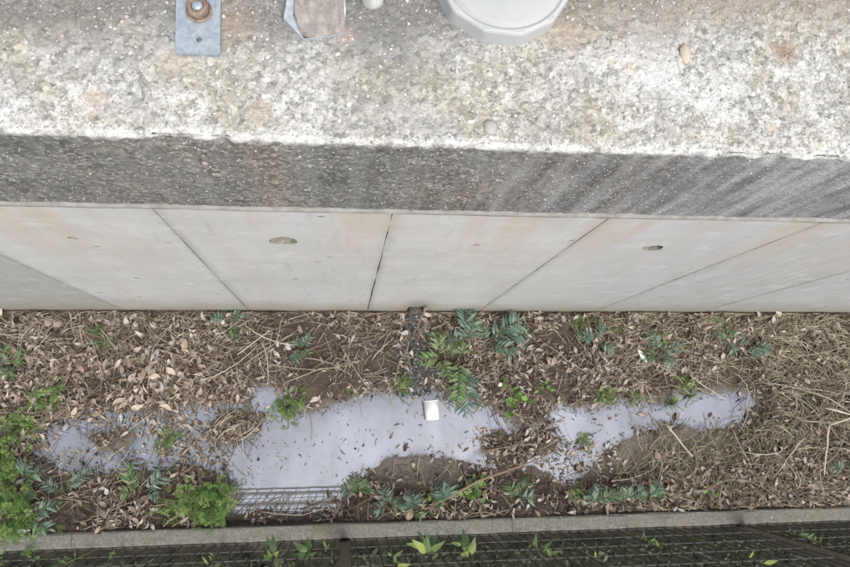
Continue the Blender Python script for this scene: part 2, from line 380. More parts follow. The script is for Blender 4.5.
M = {
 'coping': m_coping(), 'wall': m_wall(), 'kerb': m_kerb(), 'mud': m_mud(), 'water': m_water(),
 'ledge': m_simple('ledge_lip_concrete', (0.17, 0.165, 0.15), (0.27, 0.26, 0.24), 30),
 'stone': m_simple('pale_pebble', (0.30, 0.285, 0.26), (0.62, 0.60, 0.56), 40),
 'grit': m_leaf('aggregate_grit', [(0.0, (0.10, 0.097, 0.09)), (0.5, (0.25, 0.243, 0.228)), (0.85, (0.34, 0.332, 0.315)), (1.0, (0.48, 0.47, 0.45))], 0.9, True),
 'tgrit': m_leaf('pale_aggregate_grit', [(0.0, (0.20, 0.195, 0.18)), (0.4, (0.33, 0.32, 0.30)), (0.8, (0.48, 0.47, 0.45)), (1.0, (0.62, 0.61, 0.59))], 0.9, True),
 'brd_i': m_leaf('broad_dead_leaf', [(0.0, (0.085, 0.055, 0.042)), (0.3, (0.19, 0.14, 0.112)), (0.6, (0.31, 0.24, 0.195)), (0.85, (0.43, 0.35, 0.295)), (1.0, (0.50, 0.44, 0.38))], island=True),
 'pstraw': m_simple('pale_straw', (0.44, 0.38, 0.28), (0.60, 0.54, 0.43), 20),
 'hay_i': m_leaf('pale_hay', [(0.0, (0.15, 0.125, 0.075)), (0.35, (0.34, 0.295, 0.20)), (0.7, (0.50, 0.44, 0.315)), (1.0, (0.66, 0.61, 0.47))], island=True),
 'dgrit': m_leaf('wet_dark_gravel', [(0.0, (0.03, 0.03, 0.03)), (0.6, (0.09, 0.09, 0.09)), (0.9, (0.20, 0.20, 0.205)), (1.0, (0.42, 0.41, 0.40))], 0.45, True),
 'dead': m_leaf('dry_leaf', DEAD), 'dead_i': m_leaf('dry_leaf_litter', DEAD, island=True),
 'wet_i': m_leaf('sodden_leaf_litter', WETL, 0.4, True), 'wet': m_leaf('sodden_leaf', WETL, 0.4),
 'straw': m_leaf('dry_stalk', STRAW), 'straw_i': m_leaf('dry_straw', STRAW, island=True),
 'twig': m_leaf('brown_twig', [(0.0, (0.13, 0.09, 0.065)), (1.0, (0.27, 0.195, 0.145))]),
 'fern': m_leaf('fern_green', FERN, 0.42, tr=0.12, spec=0.5), 'fernb': m_leaf('fern_pale', FERNB, 0.5, tr=0.15),
 'fernm': m_leaf('fern_mid_green', [(0.0, (0.05, 0.09, 0.035)), (0.5, (0.09, 0.15, 0.065)), (1.0, (0.16, 0.22, 0.10))], 0.5, tr=0.12),
 'weed': m_leaf('weed_green', WEED, 0.6, tr=0.2), 'weedstem': m_simple('weed_stem', (0.10, 0.12, 0.04), (0.18, 0.17, 0.08)),
 'grass_i': m_leaf('grass_green', WEED, 0.6, True, 0.2),
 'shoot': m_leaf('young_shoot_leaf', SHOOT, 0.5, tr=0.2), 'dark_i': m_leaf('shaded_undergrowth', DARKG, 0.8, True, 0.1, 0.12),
 'wire': m_simple('bronze_coated_wire', (0.045, 0.043, 0.036), (0.085, 0.08, 0.066), 60, 0.7, 0.2, 0.002, 0.15),
 'post': m_simple('bronze_post', (0.09, 0.08, 0.062), (0.16, 0.14, 0.11), 40, 0.6),
 'galv': m_simple('galvanised_steel', (0.21, 0.245, 0.275), (0.34, 0.375, 0.405), 90, 0.5, 0.2, 0.002, 0.5, 0.25),
 'galvp': m_simple('pale_galvanised_steel', (0.25, 0.275, 0.30), (0.40, 0.43, 0.46), 60, 0.5, 0.2, 0.002, 0.5, 0.2),
 'tie': m_simple('tie_hole_concrete', (0.12, 0.108, 0.09), (0.28, 0.26, 0.225), 50, 0.95, 0.6, 0.006),
 'rust': m_simple('rusty_iron', (0.11, 0.07, 0.05), (0.27, 0.205, 0.165), 70, 0.85, 0.6, 0.004),
 'plastic': m_simple('chalky_plastic', (0.315, 0.322, 0.308), (0.36, 0.365, 0.348), 8, 0.55, 0.05, 0.002),
 'plastic_side': m_simple('chalky_plastic_rim', (0.325, 0.335, 0.33), (0.385, 0.39, 0.38), 8, 0.55, 0.05, 0.002),
 'mortar': m_simple('stained_mortar', (0.16, 0.142, 0.128), (0.31, 0.285, 0.262), 55, 0.9, 0.7, 0.006),
 'paper': m_simple('white_paper_cup', (0.78, 0.78, 0.77), (0.84, 0.84, 0.83), 15, 0.6, 0.05),
 'brick': m_simple('broken_brick', (0.24, 0.19, 0.15), (0.38, 0.32, 0.27), 40, 0.9, 0.6),
 'soil': m_simple('dark_outer_soil', (0.028, 0.027, 0.022), (0.07, 0.066, 0.052), 18, 0.95, 0.8, 0.02, 0.08),
 'road': m_simple('gravel_track', (0.14, 0.12, 0.10), (0.30, 0.27, 0.24), 60, 0.95, 0.7, 0.01),
 'hole': m_simple('dark_tie_hole', (0.05, 0.045, 0.038), (0.16, 0.14, 0.115), 60, 0.95, 0.5, 0.004),
}

# ------------------------------------------------------------------ the ditch floor
def poly(pts): return np.array([at(u, v)[:2] for u, v in pts])
PUD = poly([(28,452),(45,425),(75,408),(130,412),(176,418),(192,402),(236,404),(250,398),(254,386),(270,383),(282,392),(296,408),(320,410),(338,402),(360,394),(395,391),
  (428,389),(462,398),(488,402),(500,416),(522,428),(546,424),(548,408),(562,404),(592,410),(606,404),(632,396),(655,402),(682,392),(712,392),(750,394),(756,403),(747,417),
  (728,429),(700,429),(672,424),(650,431),(622,442),(600,456),(590,472),(572,486),(556,480),(530,466),(508,476),(486,468),(470,462),(446,458),(418,455),(392,458),(372,468),
  (362,480),(348,492),(340,508),(290,514),(232,514),(234,492),(212,474),(188,464),(150,472),(100,474),(60,472)])
ISL = [poly(p) for p in ([(206,432),(222,416),(246,412),(264,418),(256,432),(236,442),(214,444)],
                         [(482,440),(500,430),(528,434),(552,428),(560,440),(548,452),(530,456),(520,470),(500,470),(486,456)],
                         [(90,436),(118,428),(142,436),(128,448),(100,450)])]
def sdist(P, px, py):
    """signed distance to polygon P, negative inside"""
    d = np.full(px.shape, 1e9); ins = np.zeros(px.shape, bool)
    for i in range(len(P)):
        a = P[i]; b = P[(i+1) % len(P)]; e = b-a
        t = np.clip(((px-a[0])*e[0]+(py-a[1])*e[1])/(e@e), 0, 1)
        d = np.minimum(d, np.hypot(px-a[0]-t*e[0], py-a[1]-t*e[1]))
        c = ((a[1] > py) != (b[1] > py)) & (px < (b[0]-a[0])*(py-a[1])/(b[1]-a[1]+1e-12)+a[0])
        ins ^= c
    return np.where(ins, -d, d)
GX0, GX1, GY0, GY1, GS = -3.2, 4.6, -0.548, 0.53, 0.012
gx = np.arange(GX0, GX1+GS, GS); gy = np.linspace(GY0, GY1, int((GY1-GY0)/GS)+1)
GXX, GYY = np.meshgrid(gx, gy, indexing='ij')
jx = GXX+0.035*fbm(GXX*14, GYY*14)+0.03*fbm(GXX*40+9, GYY*40); jy = GYY+0.035*fbm(GXX*14+50, GYY*14+50)+0.03*fbm(GXX*40+70, GYY*40)
SD = sdist(PUD, jx, jy)
for I in ISL: SD = np.maximum(SD, -sdist(I, jx, jy))
n_hi = fbm(GXX*9, GYY*9, 5); n_f = fbm(GXX*40, GYY*40, 3); n_f2 = fbm(GXX*26+7, GYY*34, 3)
bank = 0.05*np.exp(-np.clip(GYY+0.55, 0, 2)/0.09)+0.02*np.exp(-np.clip(0.5-GYY, 0, 2)/0.12)
GZ = np.where(SD > 0, 0.003+0.032*(1-np.exp(-np.maximum(SD, 0)/0.07))+(bank+0.05*n_hi*sstep(0, 0.25, SD)+0.018*n_f*sstep(0, 0.08, SD))*sstep(0.0, 0.12, SD),
              -0.03*(1-np.exp(np.minimum(SD, 0)/0.05))-0.001+0.030*n_f2*np.exp(np.minimum(SD, 0)/0.035))
MUD = [poly([(360,482),(386,452),(445,452),(478,468),(455,494),(395,498)]), poly([(585,478),(640,428),(700,422),(745,440),(720,466),(660,480)])]
for Mp in MUD:
    k = sstep(0.02, -0.05, sdist(Mp, GXX, GYY)); GZ = np.where(SD > 0, GZ*(1-0.72*k), GZ)
GZ = np.where(SD > 0, np.maximum(GZ, 0.002), GZ)
def gz(x, y):
    i = np.clip(((np.asarray(x)-GX0)/GS), 0, len(gx)-2); j = np.clip((np.asarray(y)-GY0)/(gy[1]-gy[0]), 0, len(gy)-2)
    i0 = i.astype(int); j0 = j.astype(int); fi = i-i0; fj = j-j0
    return (GZ[i0, j0]*(1-fi)+GZ[i0+1, j0]*fi)*(1-fj)+(GZ[i0, j0+1]*(1-fi)+GZ[i0+1, j0+1]*fi)*fj
def gsd(x, y):
    i = np.clip(((np.asarray(x)-GX0)/GS).astype(int), 0, len(gx)-1); j = np.clip(((np.asarray(y)-GY0)/(gy[1]-gy[0])).astype(int), 0, len(gy)-1)
    return SD[i, j]
def gtop(x, y): return float(max(gz(x, y), 0.0))
ni, nj = GXX.shape
vv = np.stack([GXX, GYY, GZ], -1).reshape(-1, 3)
ii, jj = np.meshgrid(np.arange(ni-1), np.arange(nj-1), indexing='ij'); q = (ii*nj+jj).ravel()
ff = np.stack([q, q+nj, q+nj+1, q+1], -1)
ground = obj('ditch_floor', mesh('ditch_floor', vv, ff, M['mud'], True)); tag(ground, kind='structure')
# puddle sheet: only where the basin dips below the water level (plus a small margin under the mud)
wmask = SD[:-1, :-1] < 0.03
qq = q.reshape(ni-1, nj-1)[wmask]
used = np.unique(np.stack([qq, qq+nj, qq+nj+1, qq+1])); remap = np.zeros(ni*nj, int); remap[used] = np.arange(len(used))
wv = vv[used].copy(); wv[:, 2] = 0.0
wf = remap[np.stack([qq, qq+nj, qq+nj+1, qq+1], -1)]
wme = mesh('puddle_water', wv, wf, M['water'], True)
wme.attributes.new('depth', 'FLOAT', 'POINT').data.foreach_set('value', np.maximum(0.0, -vv[used][:, 2]).astype(np.float32))
tag(obj('puddle_water', wme), kind='structure')
# the ditch goes on beyond the frame
for x0, x1 in ((-9.0, GX0), (GX1, 10.0)):
    m = MB(); m.box(x0, x1, GY0, GY1, -0.3, 0.035); tag(obj('ditch_bed', m.mesh('ditch_bed', M['mud'])), kind='structure')
# land outside the fence and the track on top of the wall
m = MB(); m.add([(-900, -900, -0.06), (900, -900, -0.06), (900, -0.60, -0.06), (-900, -0.60, -0.06)], [(0, 1, 2, 3)])
tag(obj('outer_ground', m.mesh('outer_ground', M['soil'])), kind='structure')
m = MB(); m.box(-900, 900, 1.02, 900, -0.5, ZT-0.06); tag(obj('upper_track', m.mesh('upper_track', M['road'])), kind='structure')

# ------------------------------------------------------------------ the retaining wall
wall = empty('retaining_wall', (0, 0, 0))
tag(wall, 'tall pale grey concrete retaining wall with lichened coping above the ditch', 'wall')
m = MB(); m.box(-9, 10, YW+0.055, 1.0, -0.4, ZL-0.02); obj('wall_core', m.mesh('wall_core', M['hole']), wall)
SEAMS = [-1.08-0.6*k for k in range(13, 0, -1)]+[-1.08, -0.471, 0.126, 0.71, 1.334]+[1.934+0.6*k for k in range(14)]
WZ1 = ZL-0.016
HOLES = [(*pt_px(283, 241), 0.045, 0.05, True), (*pt_px(653, 248), 0.035, 0.04, True),
         (*pt_px(73, 238), 0.014, 0.02, False), (*pt_px(137, 278), 0.012, 0.02, False), (*pt_px(476, 245), 0.011, 0.02, False), (*pt_px(295, 279), 0.010, 0.02, False)]
for off in (2, -2, 4, -4): HOLES.append((HOLES[0][0]+off*1.17/2*2 if abs(off) > 2 else HOLES[0][0]+off*1.17, HOLES[0][1], 0.04, 0.045, True))
notch = pt_px(420, 304)
NX, NZ = notch[0], 0.19
def panel(x0, x1):
    g = 0.0012; x0 += g+random.uniform(0, .0006); x1 -= g+random.uniform(0, .0006)
    xs = {x0, x1}; zs = {-0.25, WZ1}
    hs_ = [h for h in HOLES if x0+h[2]*1.4 < h[0] < x1-h[2]*1.4]
    for h in hs_:
        w = h[2]*1.35
        xs |= {h[0]-w, h[0]+w}; zs |= {h[1]-w, h[1]+w}
    nt = x0 < NX-0.06 and NX+0.06 < x1
    if nt: xs |= {NX-0.045, NX+0.036}; zs |= {NZ}
    zs |= set(np.arange(0, WZ1-0.05, 0.06).tolist())
    xs = sorted(xs); zs = sorted(zs)
    zs = [z for i, z in enumerate(zs) if i == 0 or z-zs[i-1] > 1e-5]
    # straight seam edges waver a little
    def jit(x, z):
        if abs(x-x0) < 1e-6: return x+0.006*float(fbm(np.array(z*7.0), np.array(x0*7), 4))
        if abs(x-x1) < 1e-6: return x+0.006*float(fbm(np.array(z*7.0+40), np.array(x1*7), 4))
        return x
    mb = MB(); hparts = []
    def inside(cx, cz):
        for h in hs_:
            if abs(cx-h[0]) < h[2]*1.34 and abs(cz-h[1]) < h[2]*1.34: return True
        return nt and NX-0.045 < cx < NX+0.036 and cz < NZ
    for i in range(len(xs)-1):
        for k in range(len(zs)-1):
            if inside((xs[i]+xs[i+1])/2, (zs[k]+zs[k+1])/2): continue
            a, b, c, d = xs[i], xs[i+1], zs[k], zs[k+1]
            mb.add([(jit(a, c), YW, c), (jit(b, c), YW, c), (jit(b, d), YW, d), (jit(a, d), YW, d)], [(0, 1, 2, 3)])
    for h in hs_:
        w = h[2]*1.35; n = 16; ring0 = []; ring1 = []; ring2 = []
        sq = [(w*max(-1, min(1, 1.42*math.cos(2*math.pi*k/n))), w*max(-1, min(1, 1.42*math.sin(2*math.pi*k/n)))) for k in range(n)]
        rj = [1+0.16*random.uniform(-1, 1) for k in range(n)]
        v = [(h[0]+p[0], YW, h[1]+p[1]) for p in sq]
        for rr, yy in ((1.0, YW+0.0), (0.92, YW+h[3]*0.5), (0.7, YW+h[3])):
            v += [(h[0]+h[2]*rr*rj[k]*math.cos(2*math.pi*k/n), yy, h[1]+h[2]*rr*rj[k]*math.sin(2*math.pi*k/n)) for k in range(n)]
        f = []
        for r in range(3):
            for k in range(n): f.append((r*n+k, r*n+(k+1) % n, (r+1)*n+(k+1) % n, (r+1)*n+k))
        f.append(tuple(3*n+k for k in range(n)))
        mb.add(v, [q[::-1] for q in f[:n]])
        hb = MB(); hb.add(v, [q[::-1] for q in f[n:]]); hparts.append(hb.mesh('tie_hole', M['tie'], True))
    # returns
    for x in (x0, x1):
        for k in range(len(zs)-1):
            mb.add([(jit(x, zs[k]), YW, zs[k]), (jit(x, zs[k+1]), YW, zs[k+1]), (x, YW+0.056, zs[k+1]), (x, YW+0.056, zs[k])], [(0, 1, 2, 3)])
    mb.add([(x0, YW, WZ1), (x1, YW, WZ1), (x1, YW+0.03, WZ1), (x0, YW+0.03, WZ1)], [(0, 1, 2, 3)])
    if nt:
        a, b = NX-0.045, NX+0.036
        mb.add([(a, YW, -0.25), (a, YW, NZ), (b, YW, NZ), (b, YW, -0.25), (a, YW+0.027, -0.25), (a, YW+0.027, NZ), (b, YW+0.027, NZ), (b, YW+0.027, -0.25)],
               [(0, 1, 5, 4), (1, 2, 6, 5), (2, 3, 7, 6)])
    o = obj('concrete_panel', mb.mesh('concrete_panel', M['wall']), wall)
    me = o.data
    import bmesh
    bm = bmesh.new(); bm.from_mesh(me); bmesh.ops.remove_doubles(bm, verts=bm.verts, dist=0.0004); bmesh.ops.recalc_face_normals(bm, faces=bm.faces); bm.to_mesh(me); bm.free()
    for hm in hparts: obj('tie_hole', hm, o)
    for h in hs_:
        if h[4]:
            mb2 = MB(); n = 10
            mb2.lathe([(0.0001, 0.014), (0.008, 0.013), (0.012, 0.009), (0.013, 0.0)], n)
            tp = obj('tie_plug', mb2.mesh('tie_plug', M['stone'], True), o, mat4=Matrix.Translation((h[0], YW+h[3], h[1]))@Matrix.Rotation(math.pi/2, 4, 'X'))
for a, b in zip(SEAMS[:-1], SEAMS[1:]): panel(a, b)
# weep drain behind the notch
m = MB(); n = 16
m.lathe([(0.028, 0.0), (0.032, 0.0), (0.032, 0.05), (0.028, 0.05), (0.028, 0.0)], 18)
dr = obj('drain_pipe', m.mesh('drain_pipe', M['hole'], True), wall, mat4=Matrix.Translation((NX-0.005, YW+0.026, 0.10))@Matrix.Rotation(math.pi/2, 4, 'X'))
# thin lip on the ledge under the coping
xs = np.arange(-9, 10.01, 0.05); mb = MB()
prof = [(YW+0.03, ZL-0.012), (YW-0.001, ZL-0.012), (YW-0.0015, ZL-0.004), (YW+0.004, ZL+0.001), (YF+0.01, ZL+0.003)]
v = [(x, y+(0.0025*float(fbm(np.array(x*13), np.array(k*3.)))) if 0 < k < 4 else y, z) for x in xs for k, (y, z) in enumerate(prof)]
f = [(i*5+k, i*5+k+1, (i+1)*5+k+1, (i+1)*5+k) for i in range(len(xs)-1) for k in range(4)]
mb.add(v, f); obj('ledge', mb.mesh('ledge', M['ledge'], True), wall)

# coping: profile swept along x, relief modelled
def coping():
    S = 0.0042
    xs = np.concatenate([np.arange(-9, -1.9, 0.06), np.arange(-1.9, 2.6, S), np.arange(2.6, 10.06, 0.06)])
    pr = [(YF+0.05, ZL+0.002, 0, -1)]
    r = 0.012
    pr += [(YF, z, -1, 0) for z in np.arange(ZL+0.002, ZT-r, S)]
    for a in (15, 35, 55, 75): pr.append((YF+r-r*math.cos(math.radians(a)), ZT-r+r*math.sin(math.radians(a)), -math.cos(math.radians(a)), math.sin(math.radians(a))))
    pr += [(y, ZT, 0, 1) for y in np.arange(YF+r, 0.92, S)]
    pr += [(y, ZT, 0, 1) for y in (0.94, 0.97, 1.0, 1.03)]+[(1.04, ZT-0.2, 1, 0)]
    pr = np.array(pr); nj = len(pr)
    s = np.concatenate([[0], np.cumsum(np.hypot(np.diff(pr[:, 0]), np.diff(pr[:, 1])))])
    XX, SS = np.meshgrid(xs, s, indexing='ij')
    top = (pr[:, 3] > 0.9)[None, :]; face = (pr[:, 2] < -0.9)[None, :]; arr = (~top & ~face)
    # worley pebbles
    def worley(cs, seed, keep):
        rs = np.random.RandomState(seed); cx = XX/cs; cy = SS/cs
        xi = np.floor(cx).astype(int); yi = np.floor(cy).astype(int)
        TX = rs.rand(256, 256); TY = rs.rand(256, 256); TR = rs.rand(256, 256)
        out = np.zeros(XX.shape)
        for dx in (-1, 0, 1):
            for dy in (-1, 0, 1):
                a = (xi+dx) & 255; b = (yi+dy) & 255
                d = np.hypot(cx-(xi+dx+TX[a, b]), (cy-(yi+dy+TY[a, b])))
                rad = 0.25+0.35*TR[a, b]
                h_ = np.where(TR[a, b] < keep, np.sqrt(np.clip(1-(d/rad)**2, 0, 1))*rad, 0)
                out = np.maximum(out, h_)
        return out*cs
    dsp = 0.010*fbm(XX*16, SS*16, 5)+0.006*fbm(XX*70, SS*70, 3)
    dsp = dsp+np.where(face, 0.25, 0.75)*worley(0.013, 5, 0.8)*0.6+np.where(face, 0.15, 0.6)*worley(0.03, 8, 0.35)*0.5
    dsp = np.where(face, dsp*0.55, dsp)
    chip = np.clip(fbm(XX*11+5, SS*0+3, 4)-0.05, 0, 1)*0.10+np.clip(fbm(XX*45+5, SS*0+9, 3), 0, 1)*0.02
    dsp = dsp-np.where(arr, chip, 0)-0.5*np.where(np.abs(SS-(ZT-ZL+0.03)) < 0.03, chip*(1-np.abs(SS-(ZT-ZL+0.03))/0.03), 0)
    dsp = 0.002+(dsp-0.002)*sstep(-1.9, -1.7, XX)*sstep(2.6, 2.4, XX)
    P = np.stack([XX, pr[None, :, 0]+pr[None, :, 2]*dsp, pr[None, :, 1]+pr[None, :, 3]*dsp], -1)
    P[:, 0, 1:] = pr[0, :2]
    ni = len(xs); ii, jj = np.meshgrid(np.arange(ni-1), np.arange(nj-1), indexing='ij'); q = (ii*nj+jj).ravel()
    ff = np.stack([q, q+nj, q+nj+1, q+1], -1)[:, ::-1]
    o = obj('coping', mesh('coping', P.reshape(-1, 3), ff, M['coping'], True), wall)
    def hgt(x, y):
        i = int(np.clip(np.searchsorted(xs, x), 0, ni-1)); j = int(np.argmin(np.where(pr[:, 3] > 0.9, np.abs(pr[:, 0]-y), 9)))
        return float(P[i, j, 2])
    def fac(x, z):
        i = int(np.clip(np.searchsorted(xs, x), 0, ni-1)); j = int(np.argmin(np.where(pr[:, 2] < -0.9, np.abs(pr[:, 1]-z), 9)))
        return float(P[i, j, 1])
    return o, hgt, fac
COPE, chgt, cfac = coping()

def pebble(seed, flat=0.6, n=2):
    rs = random.Random(seed); import bmesh
    bm = bmesh.new(); bmesh.ops.create_icosphere(bm, subdivisions=n, radius=1.0)
    o3 = [Vector((rs.uniform(-1, 1), rs.uniform(-1, 1), rs.uniform(-1, 1))).normalized() for _ in range(7)]
    cut = [rs.uniform(0.55, 0.9) for _ in o3]
    for v in bm.verts:
        for d, c in zip(o3, cut):
            k = v.co.dot(d)
            if k > c: v.co -= d*(k-c)*0.85
        v.co.z *= flat
    me = bpy.data.meshes.new('stone'); bm.to_mesh(me); bm.free()
    return me
PEB = [pebble(i, n=1) for i in range(6)]
for p in PEB: p.materials.append(M['stone'])
PEBC = []
for c0, c1 in (((0.45, 0.44, 0.42), (0.70, 0.69, 0.66)), ((0.27, 0.26, 0.245), (0.42, 0.41, 0.385)), ((0.34, 0.29, 0.22), (0.50, 0.44, 0.36)), ((0.62, 0.61, 0.58), (0.78, 0.77, 0.74))):
    mm = m_simple('aggregate_stone', c0, c1, 60)
    for i in range(3):
        me = pebble(40+i, n=1); me.materials.append(mm); me.polygons.foreach_set('use_smooth', [True]*len(me.polygons)); PEBC.append(me)
# aggregate stones standing out of the coping: those that can be picked out
def cstone(x, y, r, k, sx=1.0, rz=0.0, lift=-0.28):
    z = chgt(x, y)
    obj('aggregate_stone', PEBC[k], COPE, mat4=Matrix.Translation((x, y, z+lift*r))@Matrix.Rotation(rz, 4, 'Z')@Matrix.Diagonal((r*sx, r, r*0.85, 1)))
for u, v, r, k, sx, rz in ((490,127,0.017,4,1.3,1.5),(684,55,0.015,6,1.9,1.5),(581,90,0.008,0,1,0),(300,46,0.007,9,1,0),(338,54,0.006,9,1,0),(349,104,0.007,9,1,0),(300,15,0.006,9,1,0),
                           (83,95,0.011,4,1,0),(5,110,0.012,0,1,0),(110,110,0.012,4,1,0.4),(238,120,0.009,4,1,0),(205,125,0.006,3,1,0),(690,130,0.016,4,1.2,0),(660,138,0.014,4,1.4,0.3),
                           (770,128,0.012,6,1.3,0),(520,50,0.010,7,1,0),(552,52,0.008,3,1,0),(268,57,0.006,9,1,0),(755,100,0.014,4,1.1,0),(620,128,0.010,0,1,1)):
    p = at(u, v, ZT); cstone(p[0], p[1], r, k, sx, rz, 0.1 if r > 0.0145 and u != 690 else -0.3)
for i in range(230):
    x = RNG.uniform(-0.75, 1.2); y = RNG.uniform(YF+0.012, 0.84)
    cstone(x, y, RNG.choice([0.0035, 0.0045, 0.006, 0.008], p=[.35, .35, .2, .1]), RNG.randint(len(PEBC)), RNG.uniform(0.9, 1.4), RNG.uniform(0, 6))
# the grit too small to pick apart
def rocks(n, place, mat, name, parent, rlo, rhi):
    base = np.array([(1,0,0),(-1,0,0),(0,1,0),(0,-1,0),(0,0,1),(0,0,-1)], float)
    fc = [(0,2,4),(2,1,4),(1,3,4),(3,0,4),(2,0,5),(1,2,5),(3,1,5),(0,3,5)]
    V = []; Fc = []
    for i in range(n):
        p = place(i)
        if p is None: continue
        r = RNG.uniform(rlo, rhi)*RNG.uniform(0.6, 1)
        a = RNG.uniform(0, 6.28); c, s = math.cos(a), math.sin(a)
        b = base*np.array([r*RNG.uniform(.8, 1.3), r, r*0.6])*(1+0.3*RNG.uniform(-1, 1, (6, 1)))
        b = np.stack([b[:, 0]*c-b[:, 1]*s, b[:, 0]*s+b[:, 1]*c, b[:, 2]], -1)+np.array(p)
        k = len(V)*6; V.append(b); Fc += [(x+k, y+k, z+k) for x, y, z in fc]
    o = obj(name, mesh(name, np.concatenate(V), Fc, mat), parent)
    return tag(o, kind='stuff')
def pl_top(i):
    x = RNG.uniform(-0.8, 1.3); y = YF+0.008+RNG.rand()**1.3*0.36
    return (x, y, chgt(x, y)+0.0002)
rocks(5200, pl_top, M['tgrit'], 'coping_grit', COPE, 0.0014, 0.0042)
def pl_face(i):
    x = RNG.uniform(-1.0, 0.95 if RNG.rand() < 0.8 else 1.5); z = RNG.uniform(ZL+0.01, ZT-0.01)
    return (x, cfac(x, z), z)
rocks(3000, pl_face, M['grit'], 'face_grit', COPE, 0.0012, 0.0034)

# ------------------------------------------------------------------ things on the coping
# galvanised foot plate with its nut
def bevel_prism(outline, z0, z1, b, holes=None):
    """outline extruded with a bevelled top edge"""
    mb = MB(); n = len(outline); cx = sum(p[0] for p in outline)/n; cy = sum(p[1] for p in outline)/n
    def sh(p, d):
        L = math.hypot(p[0]-cx, p[1]-cy); k = (L-d)/L; return (cx+(p[0]-cx)*k, cy+(p[1]-cy)*k)
    lv = [[(p[0], p[1], z0) for p in outline], [(p[0], p[1], z1-b) for p in outline], [(*sh(p, b), z1) for p in outline]]
    v = [q for l in lv for q in l]; f = []
    for r in range(2):
        for k in range(n): f.append((r*n+k, r*n+(k+1) % n, (r+1)*n+(k+1) % n, (r+1)*n+k))
    f.append(tuple(2*n+k for k in range(n))); f.append(tuple(range(n))[::-1])
    mb.add(v, f); return mb
def rounded(w, h, r, n=4):
    pts = []
    for cx, cy, a0 in ((w/2-r, h/2-r, 0), (-w/2+r, h/2-r, 90), (-w/2+r, -h/2+r, 180), (w/2-r, -h/2+r, 270)):
        for k in range(n+1):
            a = math.radians(a0+90*k/n); pts.append((cx+r*math.cos(a), cy+r*math.sin(a)))
    return pts
ZP = ZT+0.004
pc = at(197, 56, ZP)
plate = empty('anchor_plate', (pc[0], pc[1]+0.085, ZP), 0.03)
tag(plate, 'blue-grey galvanised steel anchor plate with a drilled hole and rusty bolt', 'metal plate')
PW, PL = 0.083, 0.17
import bmesh
bm = bmesh.new()
out = rounded(PW, PL, 0.007); hc = (0.0025, -PL/2+0.030); hr = 0.0056
hole = [(hc[0]+hr*math.cos(2*math.pi*k/14), hc[1]+hr*math.sin(2*math.pi*k/14)) for k in range(14)]
ov = [bm.verts.new((*p, 0.008)) for p in out]; hv = [bm.verts.new((*p, 0.008)) for p in hole]
es = [bm.edges.new((ov[k], ov[(k+1) % len(ov)])) for k in range(len(ov))]+[bm.edges.new((hv[k], hv[(k+1) % 14])) for k in range(14)]
bmesh.ops.triangle_fill(bm, use_beauty=True, edges=es)
for ring in (ov, hv):
    lo = [bm.verts.new((v.co.x, v.co.y, -0.006)) for v in ring]
    for k in range(len(ring)): bm.faces.new((ring[k], ring[(k+1) % len(ring)], lo[(k+1) % len(ring)], lo[k]))
bmesh.ops.recalc_face_normals(bm, faces=bm.faces)
me = bpy.data.meshes.new('plate'); bm.to_mesh(me); bm.free(); me.materials.append(M['galv'])
obj('plate', me, plate)
m = MB(); m.lathe([(0.0001, -0.004), (hr*0.98, -0.004)], 14, (hc[0], hc[1], 0)); obj('hole_floor', m.mesh('hole_floor', M['hole']), plate)
npz = at(198, 8, ZP+0.02); nl = (npz[0]-pc[0], npz[1]-pc[1]-0.085)
m = MB(); m.lathe([(0.007, 0.0085), (0.024, 0.0085), (0.025, 0.010), (0.0235, 0.0125), (0.007, 0.0125)], 26, (nl[0], nl[1], 0)); obj('washer', m.mesh('washer', M['rust'], True), plate)
m = MB(); m.lathe([(0.011, 0.0127), (0.0205, 0.0127), (0.0215, 0.020), (0.0205, 0.030), (0.017, 0.033), (0.0125, 0.031), (0.011, 0.02)], 22, (nl[0], nl[1], 0)); obj('collar', m.mesh('collar', M['rust'], True), plate)
m = MB(); m.lathe([(0.0108, 0.012), (0.0108, 0.028), (0.009, 0.031), (0.0001, 0.0315)], 16, (nl[0], nl[1], 0)); obj('bolt', m.mesh('bolt', M['galv'], True), plate)

# cut-off post: galvanised channel packed with mortar
zs_ = ZT+0.03
oc = [at(u, v, zs_) for u, v in ((283,14),(303,34),(344,27),(346,8),(343,-30),(292,-30))]
cx = sum(p[0] for p in oc)/6; cy = sum(p[1] for p in oc)/6
stub = empty('cut_post_stub', (cx, cy, ZT), 0.0)
tag(stub, 'cut-off galvanised post stub packed with brown stained mortar', 'post stub')
ol = [(p[0]-cx, p[1]-cy) for p in oc]
mb = MB(); n = 6
inn = []
wid = [0.020, 0.001, 0.001, 0.004, 0.005, 0.012]
for (x, y), w_ in zip(ol, wid):
    L = math.hypot(x, y); inn.append((x*(L-w_)/L, y*(L-w_)/L))
lo = [(x*1.02, y*1.02, -0.006) for x, y in ol]
hz_ = [0.016, 0.010, 0.012, 0.030, 0.034, 0.032]
hi = [(x, y, h_) for (x, y), h_ in zip(ol, hz_)]; ih = [(x, y, h_+0.001) for (x, y), h_ in zip(inn, hz_)]
il = [(x, y, 0.005) for x, y in inn]
v = lo+hi+ih+il; f = []
for r in range(3):
    for k in range(n): f.append((r*n+k, r*n+(k+1) % n, (r+1)*n+(k+1) % n, (r+1)*n+k))
mb.add(v, f); obj('steel_channel', mb.mesh('steel_channel', M['galvp']), stub)
